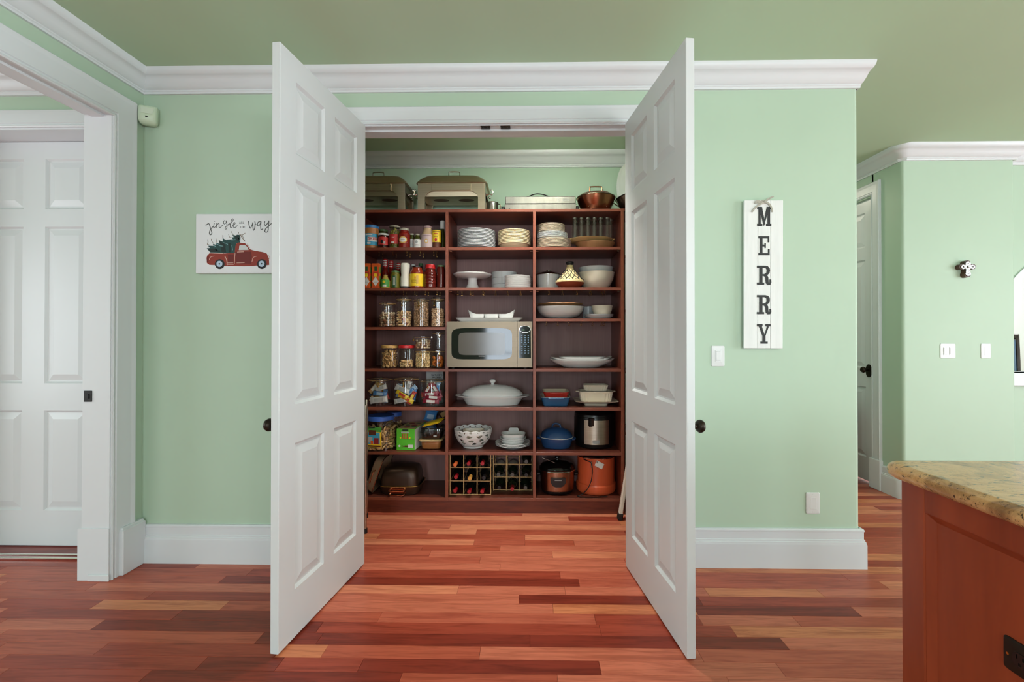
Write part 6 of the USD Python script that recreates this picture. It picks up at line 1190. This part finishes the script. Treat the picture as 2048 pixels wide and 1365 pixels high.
# ------------------------------------------------------------------ on top of the unit
ZT0 = SH['top']
def chafer(label, px0, px1, yc=.90):
    q0, q1 = at(px0, 400, .77), at(px1, 400, .77); a = (q1[0] - q0[0]) / 2; X = (q0[0] + q1[0]) / 2; y = yc
    ztop = at(900, 365, y - .14)[2] - ZT0; zl = at(900, 350.5, y - .09)[2] - ZT0; b = .13; zh_ = at(900, 343, y)[2] - ZT0
    t = thing('chafing_dish', label, 'chafing dish', (X, y, ZT0))
    leg = sg.box(-a * .93, 0, a * .93, ztop); hole = sg.box(-a * .74, -.01, a * .74, ztop * .52).union(sg.Polygon([(-a * .74, ztop * .5), (-a * .70, ztop * .62), (-a * .62, ztop * .70), (-a * .5, ztop * .73), (a * .5, ztop * .73), (a * .62, ztop * .70), (a * .70, ztop * .62), (a * .74, ztop * .5)]))
    for s in (-1, 1): part(t, 'stand_frame', T(extrude(leg.difference(hole), .006), (0, s * b + .003, 0), rx=90), 'steel_chafer', smooth=False)
    side = sg.box(-b, 0, b, ztop).difference(sg.box(-b * .72, -.01, b * .72, ztop * .66).buffer(.012).intersection(sg.box(-1, -.01, 1, 1)))
    for s in (-1, 1): part(t, 'stand_frame', T(extrude(side, .006), (s * a * .93 - .003, 0, 0), rx=90, rz=90), 'steel', smooth=False)
    part(t, 'food_pan', loft([(ztop * .56, a * .84, b * .84, 12), (ztop * .57, a * .86, b * .86, 12), (ztop * .97, a * .90, b * .93, 12)], 44), 'steel_chafer')
    part(t, 'drip_tray', box(-a * .88, a * .88, -b * .9, b * .9, .003, .008), 'chrome')
    part(t, 'lip', box(-a * .55, a * .55, -b - .012, -b - .002, ztop * .74, ztop * .97, .002), 'steel_chafer')
    part(t, 'lid', loft([(ztop * .975, a * .97, b * 1.06, 12), (ztop, a * 1.0, b * 1.10, 12), (ztop + .006, a * .99, b * 1.09, 12), (ztop + (zl - ztop) * .5, a * .90, b * .98, 9), (ztop + (zl - ztop) * .88, a * .76, b * .82, 7), (zl, a * .60, b * .62, 6), (zl + .003, a * .2, b * .2, 4)], 60), 'steel_chafer')
    part(t, 'lid_handle', tube(spline([(-.042, 0, zl - .004), (-.042, 0, zh_ - .016), (-.034, 0, zh_ - .006), (0, 0, zh_ - .004), (.034, 0, zh_ - .006), (.042, 0, zh_ - .016), (.042, 0, zl - .004)], 4), .0045, 8), 'chrome')
    for s in (-1, 1):
        hd_ = part(t, 'side_hook', tube(spline([(s * a * .93, -.04, ztop * .70), (s * (a + .01), -.04, ztop * .74), (s * (a + .026), -.04, ztop * .72), (s * (a + .033), -.04, ztop * .82), (s * (a + .026), -.04, ztop * .90), (s * (a + .018), -.04, ztop * .86)], 5), .005, 8), 'chrome')
        part(hd_, 'wing_nut', T(trimesh.creation.icosphere(2, .010), (s * (a + .010), -.04, ztop * .62)), 'chrome')
    for x in (-a * .36, a * .36):
        part(t, 'burner', T(lathe([(0, 0), (.040, 0), (.042, .004), (.042, .028), (.036, .034), (0, .034)], 28), (x, 0, .0082)), 'steel_dark')
    mat_ = part(t, 'pan_stain', cat(*[T(lathe([(0, 0), (.05, 0), (.05, .0006), (0, .0006)], 24, 1.2, .7), (x, -.02, ztop * .56 - .0008)) for x in (-a * .36, a * .36)]), 'print_brown')
    return t
chafer('steel chafing dish cut off by the left door', 676, 814)
chafer('whole steel chafing dish beside the small steel cup', 829, 974, .93)
X, r, H, z = fit(972.5, 996, 403, 'top', .80)
t = thing('steel_cup', 'small polished steel cup beside the chafing dish', 'cup', (X, .80, z)); part(t, 'body', lathe([(0, .001), (r * .95, 0), (r, .003), (r, H - .003), (r * 1.05, H), (r * .96, H), (r * .94, .008), (0, .006)], 32), 'chrome')
part(t, 'handle', tube(spline([(r * .98, .0, H * .85), (r + .014, .0, H * .85), (r + .02, .0, H * .6), (r + .014, 0, H * .3), (r * .98, 0, H * .3)], 4), .003, 8), 'steel_dark')
q0, q1 = at(1009.5, 405, .78), at(1152.5, 405, .78); a_ = (q1[0] - q0[0]) / 2; zt = at(1080, 393, .78)[2] - ZT0
t = thing('warming_tray', 'flat brushed steel warming case with strap handle and black end blocks', 'warming tray', ((q0[0] + q1[0]) / 2, .90, ZT0))
hh = at(1080, 408, .78)[2] - ZT0
mat_noise('steel_bright', (112, 108, 102), (132, 128, 121), (3, 1, 1), 5, .42, 3, metal=1.)
part(t, 'lower_case', box(-a_ * 1.0, a_ * 1.0, -.122, .12, 0, hh - .001, .003), 'steel_bright'); part(t, 'upper_case', box(-a_ * .985, a_ * .985, -.12, .118, hh, zt, .004), 'steel_bright')
part(t, 'strap_handle', tube(spline([(-a_ * .5, -.09, zt + .004), (-a_ * .36, -.09, zt + .006), (-a_ * .15, -.09, zt + .026), (a_ * .05, -.09, zt + .024), (a_ * .22, -.09, zt + .009), (a_ * .27, -.09, zt + .004)], 5), .0042, 8), 'black_plastic', 'black strap handle')
for s in (-1, 1): part(t, 'end_block', box(s * (a_ + .0005), s * (a_ + .030), -.05, .05, .002, hh * 1.05, .006), 'black_plastic', 'black end block')
part(t, 'emblem', T(T(extrude(sg.Point(0, 0).buffer(.011).difference(sg.Point(0, 0).buffer(.009)).union(sg.box(-.002, -.005, .002, .005)), .0005), rx=90), (a_ * .5, -.1201, (hh + zt) / 2)), 'lab_grey', smooth=False)
for dz in (.006, 0, -.006): part(t, 'lettering', T(T(slab_(.05, .0025), rx=90), (a_ * .72, -.1201, (hh + zt) / 2 + dz)), 'lab_grey', smooth=False)
part(t, 'latch', tube(spline([(-a_ * .93, -.124, .004), (-a_ * .90, -.128, .012), (-a_ * .87, -.128, .016), (-a_ * .86, -.126, .022)], 4), .004, 8), 'black_plastic')
X, r, H, z = fit(1153.5, 1230, 385, 'top', .87); zr = at(1190, 392, .80)[2] - ZT0; zl = at(1190, 386, .80)[2] - ZT0
t = thing('round_chafer', 'round copper-toned covered pan on a wire stand at the right end of the top', 'pan', (X, .87, z))
part(t, 'pan', lathe([(0, .014), (r * .48, .014), (r * .7, .022), (r * .9, zr * .62), (r * .98, zr * .93), (r * 1.0, zr), (0, zr)], 56), 'copper')
part(t, 'rim', lathe([(r * .96, zr - .004), (r * 1.02, zr - .002), (r * 1.02, zr + .004), (r * .96, zr + .005)], 56), 'steel_warm')
part(t, 'lid', lathe([(0, zr + .001), (r * .97, zr + .001), (r * .94, zr + .006), (r * .8, zl + .004), (r * .5, zl + .014), (0, zl + .018)], 56), 'copper')
zh = at(1190, 374, .87)[2] - ZT0
part(t, 'lid_handle', tube(spline([(-.046, 0, zl + .012), (-.044, 0, zh - .008), (-.036, 0, zh), (.036, 0, zh), (.044, 0, zh - .008), (.046, 0, zl + .012)], 4), .0055, 8), 'copper')
part(t, 'wire_stand', cat(*[tube(spline([(r * .62 * math.cos(a), r * .62 * math.sin(a), .003), (r * .62 * math.cos(a), r * .62 * math.sin(a), .03), (r * .78 * math.cos(a), r * .78 * math.sin(a), .036)], 3), .003, 6) for a in (-2.2, -.94, .94, 2.2)] + [tube([(r * .62 * math.cos(a), r * .62 * math.sin(a), .022) for a in np.linspace(0, 2 * PI, 32, endpoint=False)], .0028, 6, closed=True)]), 'chrome')
part(t, 'side_handle', tube(spline([(r * .96, -.03, zr * .8), (r + .022, -.022, zr * .6), (r + .026, 0, zr * .5), (r + .022, .022, zr * .6), (r * .96, .03, zr * .8)], 4), .004, 8), 'chrome')
# second shelving unit on the right wall (its corner shows at the door), with the bowl and the platter on it
t = thing('corner_unit', 'dark cherry corner shelf end just showing beside the right door', 'shelves', (0, 0, 0))
part(t, 'side_panel', box(XF + .006, XF + .026, .80, 1.10, 0, ZT0), 'cherry_side', smooth=False); part(t, 'side_panel', box(1.13, 1.15, .80, 1.10, 0, ZT0), 'cherry_side', smooth=False)
part(t, 'top_board', box(XF + .004, 1.152, .78, 1.10, ZT0, ZT0 + .02), 'cherry', smooth=False)
for z in (.10, .55, 1.0, 1.45, 1.85): part(t, 'shelf', box(XF + .026, 1.13, .80, 1.10, z, z + .02), 'cherry', smooth=False)
t = thing('mixing_pot', 'steel bowl with dark rim tilted at the top right, cut off by the door', 'bowl', (at(1259, 392, .88)[0], .89, ZT0 + .126), (0, -16, 0)); r = .098
part(t, 'body', lathe([(0, -.085), (.04, -.085), (.07, -.07), (.09, -.035), (r, .02), (r * .97, .02), (.086, -.035), (.066, -.066), (0, -.08)], 48), 'steel_warm'); part(t, 'rim', T(tube([(r * math.cos(a), r * math.sin(a), .02) for a in np.linspace(0, 2 * PI, 40, endpoint=False)], .004, 6, closed=True), (0, 0, 0)), 'black_plastic', 'dark rim')
part(t, 'ring_foot', lathe([(.034, -.090), (.044, -.090), (.042, -.082), (.034, -.082)], 32), 'steel_dark')
t = thing('upright_platter', 'tall white oval platter standing behind the tilted steel bowl', 'platter', (.78, 1.02, ZT0 + .02 + .215), (-8, 0, 0))
part(t, 'body', T(loft([(0, .06, .16, 2.1), (.004, .075, .178, 2.1), (.014, .098, .212, 2.1), (.016, .10, .214, 2.1), (.015, .098, .211, 2.1), (.006, .07, .17, 2.1)], 56), rx=90), 'porcelain')
# folded step ladder against the right side, its foot showing, and a slim steel tray rack behind the left door
fx = at(1247, 1092, .30)
t = thing('step_ladder', 'folded cream step ladder with black rubber foot beside the right door', 'ladder', (fx[0] + .040, .285, 0), (0, 9, 0))
for y in (0, .34):
    sr = part(t, 'side_rail', box(-.013, .013, y - .018, y + .018, .03, 1.42, .004), 'shaker_white'); part(sr, 'rubber_foot', box(-.017, .017, y - .024, y + .024, .0005, .048, .006), 'black_matte', 'black rubber foot')
for z in (.30, .58, .86, 1.14): part(t, 'tread', box(-.014, .014, .018, .322, z, z + .03, .003), 'shaker_white')
for z in (.46, 1.0): part(t, 'bolt', T(trimesh.creation.cylinder(.007, .006, sections=12), (-.015, 0, z), ry=90), 'chrome')
q = at(733, 950, .38); z1_ = at(733, 823, .38)[2]; z0_ = at(733, 962, .38)[2]
t = thing('step_stool', 'slim folded grey metal stool edge showing beside the left door', 'stool', (q[0] - .026, .38, 0), (0, 0, 19))
part(t, 'frame', cat(*[tube(spline([(x, y, .01), (x, y, z1_ - .03), (x, y + .02, z1_)], 6), .011, 10) for x, y in ((.016, 0), (.016, .26))]), 'steel')
part(t, 'seat', box(-.006, .03, .0, .26, z1_ - .30, z1_ - .02, .006), 'steel'); part(t, 'step', box(-.004, .03, .0, .26, .16, .26, .006), 'steel')
part(t, 'rubber_foot', cat(*[T(trimesh.creation.cylinder(.015, .03, sections=14), (.016, y, .0155)) for y in (0, .26)]), 'black_matte')
# pantry lamp and a smoke-coloured ceiling fixture body around its light
solo('ceiling_lamp', lathe([(.095, 2.60), (.115, 2.60), (.115, 2.7495), (0, 2.7495), (0, 2.735), (.095, 2.735)], 40), 'white_trim', 'white cylinder downlight on the pantry ceiling above the doorway', 'lamp', (-.05, .25, 0))

for i, (x, y, z) in enumerate(FILL_GLOBES):
    t = thing('pendant_lamp', ('added white globe pendant for fill, unseen, nearer the island', 'added white globe pendant for fill, unseen, farther from the island', 'added white globe pendant for fill, unseen, left behind the camera')[i], 'pendant lamp', (x, y, z))
    part(t, 'cap', lathe([(.02, .115), (.05, .112), (.055, .12), (.04, .15), (0, .155)], 24), 'bronze_dark'); part(t, 'rod', tube([(0, 0, .15), (0, 0, CEIL - z - .02)], .006, 8), 'bronze_dark')
    part(t, 'canopy', T(lathe([(0, 0), (.06, 0), (.06, .018), (0, .0195)], 24), (0, 0, CEIL - z - .02)), 'bronze_dark')
t = thing('ceiling_lamp', 'added small white fill globe on a stem under the pantry ceiling', 'lamp', (.20, .23, CEIL))
part(t, 'rose', lathe([(0, -.014), (.045, -.012), (.05, -.0005), (0, -.0005)], 28), 'white_trim'); part(t, 'stem', T(trimesh.creation.cylinder(.008, .095, sections=12), (0, 0, -.058)), 'white_trim')
solo('ceiling_lamp', lathe([(0, 2.7135), (.13, 2.7135), (.135, 2.72), (.135, 2.7495), (0, 2.7495)], 36), 'white_trim', 'added round white fill lamp on the hall ceiling', 'lamp', (2.36, 2.1, 0))
